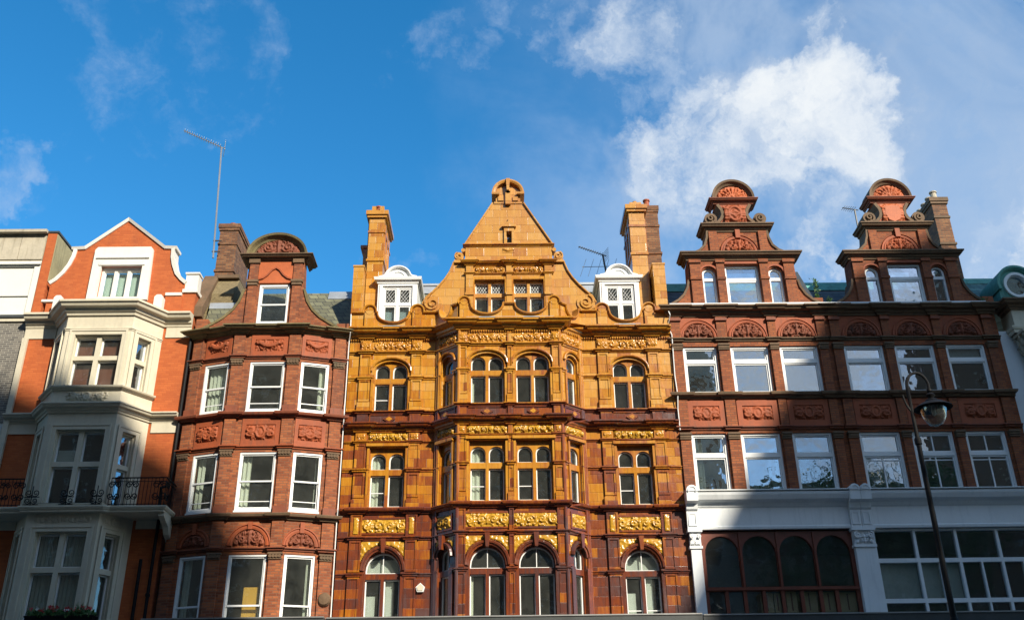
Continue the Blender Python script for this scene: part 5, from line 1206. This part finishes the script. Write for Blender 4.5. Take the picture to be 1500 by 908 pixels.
for (x, y, z, h_, n, lab) in ((10.42, .1, 16.35, .75, 90, 'tall green weed sprouting from the parapet between the twin gables'), (10.75, .05, 16.02, .35, 40, 'small green weed on the cornice right of the taller weed'), (15.75, -.05, 16.02, .22, 60, 'low tuft of weeds on the right end of the rust brick cornice')):
    wd_ = MB(); rs = random.Random(int(x*10))
    for k in range(3): wd_.tube([(x+rs.uniform(-.03, .03), y, z), (x+rs.uniform(-.05, .05), y, z+h_*.6), (x+rs.uniform(-.08, .08), y, z+h_)], .008, 4)
    for k in range(n):
        t_ = rs.random(); leafquad(wd_, Vector((x+rs.gauss(0, .05), y+rs.gauss(0, .04), z+h_*t_)), .10, .022, .3, rs)
    tag(build('weed', wd_, 'leaf'), lab, 'weed')

# ------------------------------------------------------------------ buildings across the street, behind the camera: they cast the shade and show in the glass
def opposite(name, x0, x1, zl, zr, lab, mat, depth=14):
    t = thing(name, ((x0+x1)/2, -31, 0), lab, 'building'); Fo = Fr(x1, -31, x0, -31); w = x1-x0
    n = max(1, int(w/2.6)); zmin = min(zl, zr); nf = int((zmin-1)/3.3); hs_ = []
    for i in range(n):
        for k in range(nf):
            uc = w*(i+.5)/n; hs_.append(rect(uc-.55, uc+.55, 1.2+k*3.3, 3.1+k*3.3))
    build('wall', MB().prism(Fo, [[(0, 0), (w, 0), (w, zl), (0, zr)]] + hs_, -.35, 0), mat, t)
    wp = MB()
    for h in hs_: wp.prism(Fo, [h, inset(h, .07)], -.2, -.1).box(Fo, h[0][0], h[1][0], (h[0][1]+h[2][1])/2-.03, (h[0][1]+h[2][1])/2+.03, -.19, -.11)
    if hs_: build('window_frames', wp, 'white_paint', t)
    build('body', MB().prism(Fo, [[(0.01, 0), (w-.01, 0), (w-.01, zl-.05), (.01, zr-.05)]], -depth, -.36), 'opposite_brick', t)
    build('coping', MB().arc(Fo, [(0, zr), (w, zl)], [(0, -1), (0, .25), (.25, .25), (.25, -1)]), 'opposite_stone', t)
opposite('tall_terrace', -100, 4.0, 37.0, 37.0, 'long tall brown brick terrace across the street', 'opposite_brick', 8)
opposite('stepped_building', 4.0, 11.4, 36.8, 33.4, 'brown brick building with a sloping roofline across the street', 'opposite_brick', 4)
opposite('corner_building', 11.4, 13.9, 33.4, 29.9, 'narrow stone building with a steep roofline across the street', 'opposite_stone', 2.5)
opposite('low_building', 13.9, 27.3, 19.0, 19.0, 'low stone building across the street', 'opposite_stone', 8)
opposite('gabled_block', 27.3, 33.2, 29.2, 39.4, 'brick block with a rising roofline across the street', 'opposite_brick', 1.2)
opposite('stair_tower', 33.2, 38.0, 39.4, 42.0, 'stone block with a gently rising roofline across the street', 'opposite_stone', 1.6)
opposite('tower_block', 38.0, 62.0, 43.0, 43.0, 'tall stone block across the street', 'opposite_stone', 5)

def tree(x, y, h, r, seed, lab):
    t = thing('street_tree', (x, y, 0), lab, 'tree'); rs = random.Random(seed); tk = MB(); tk.tube([(x, y, -.1), (x+.1, y, h*.3), (x-.1, y+.1, h*.6), (x, y, h*.85)], [.32, .26, .18, .06], 8)
    cl = []
    for k in range(16):
        a = rs.uniform(0, 6.28); z = h*rs.uniform(.38, .92); rr = r*(1-abs(z/h-.62)*1.3)*rs.uniform(.5, 1); p = (x+rr*math.cos(a), y+rr*math.sin(a)*.8, z); cl.append(p)
        tk.tube([(x, y, z-1.6), ((x+p[0])/2, (y+p[1])/2, z-.5), p], [.1, .06, .02], 5)
    build('trunk', tk, 'brownstone', t); cr = MB()
    for p in cl:
        for k in range(230): leafquad(cr, Vector(p)+Vector((rs.gauss(0, .8), rs.gauss(0, .7), rs.gauss(0, .7))), .34, .11, 0, rs)
    build('crown', cr, 'leaf', t)
tree(15.8, -27.2, 18.5, 2.8, 1, 'tall plane tree across the street nearest the corner building')
tree(20.4, -27.4, 20, 2.8, 2, 'middle plane tree in front of the low stone building')
tree(24.8, -27.2, 19.5, 2.6, 3, 'plane tree in front of the brick block with the rising roofline')
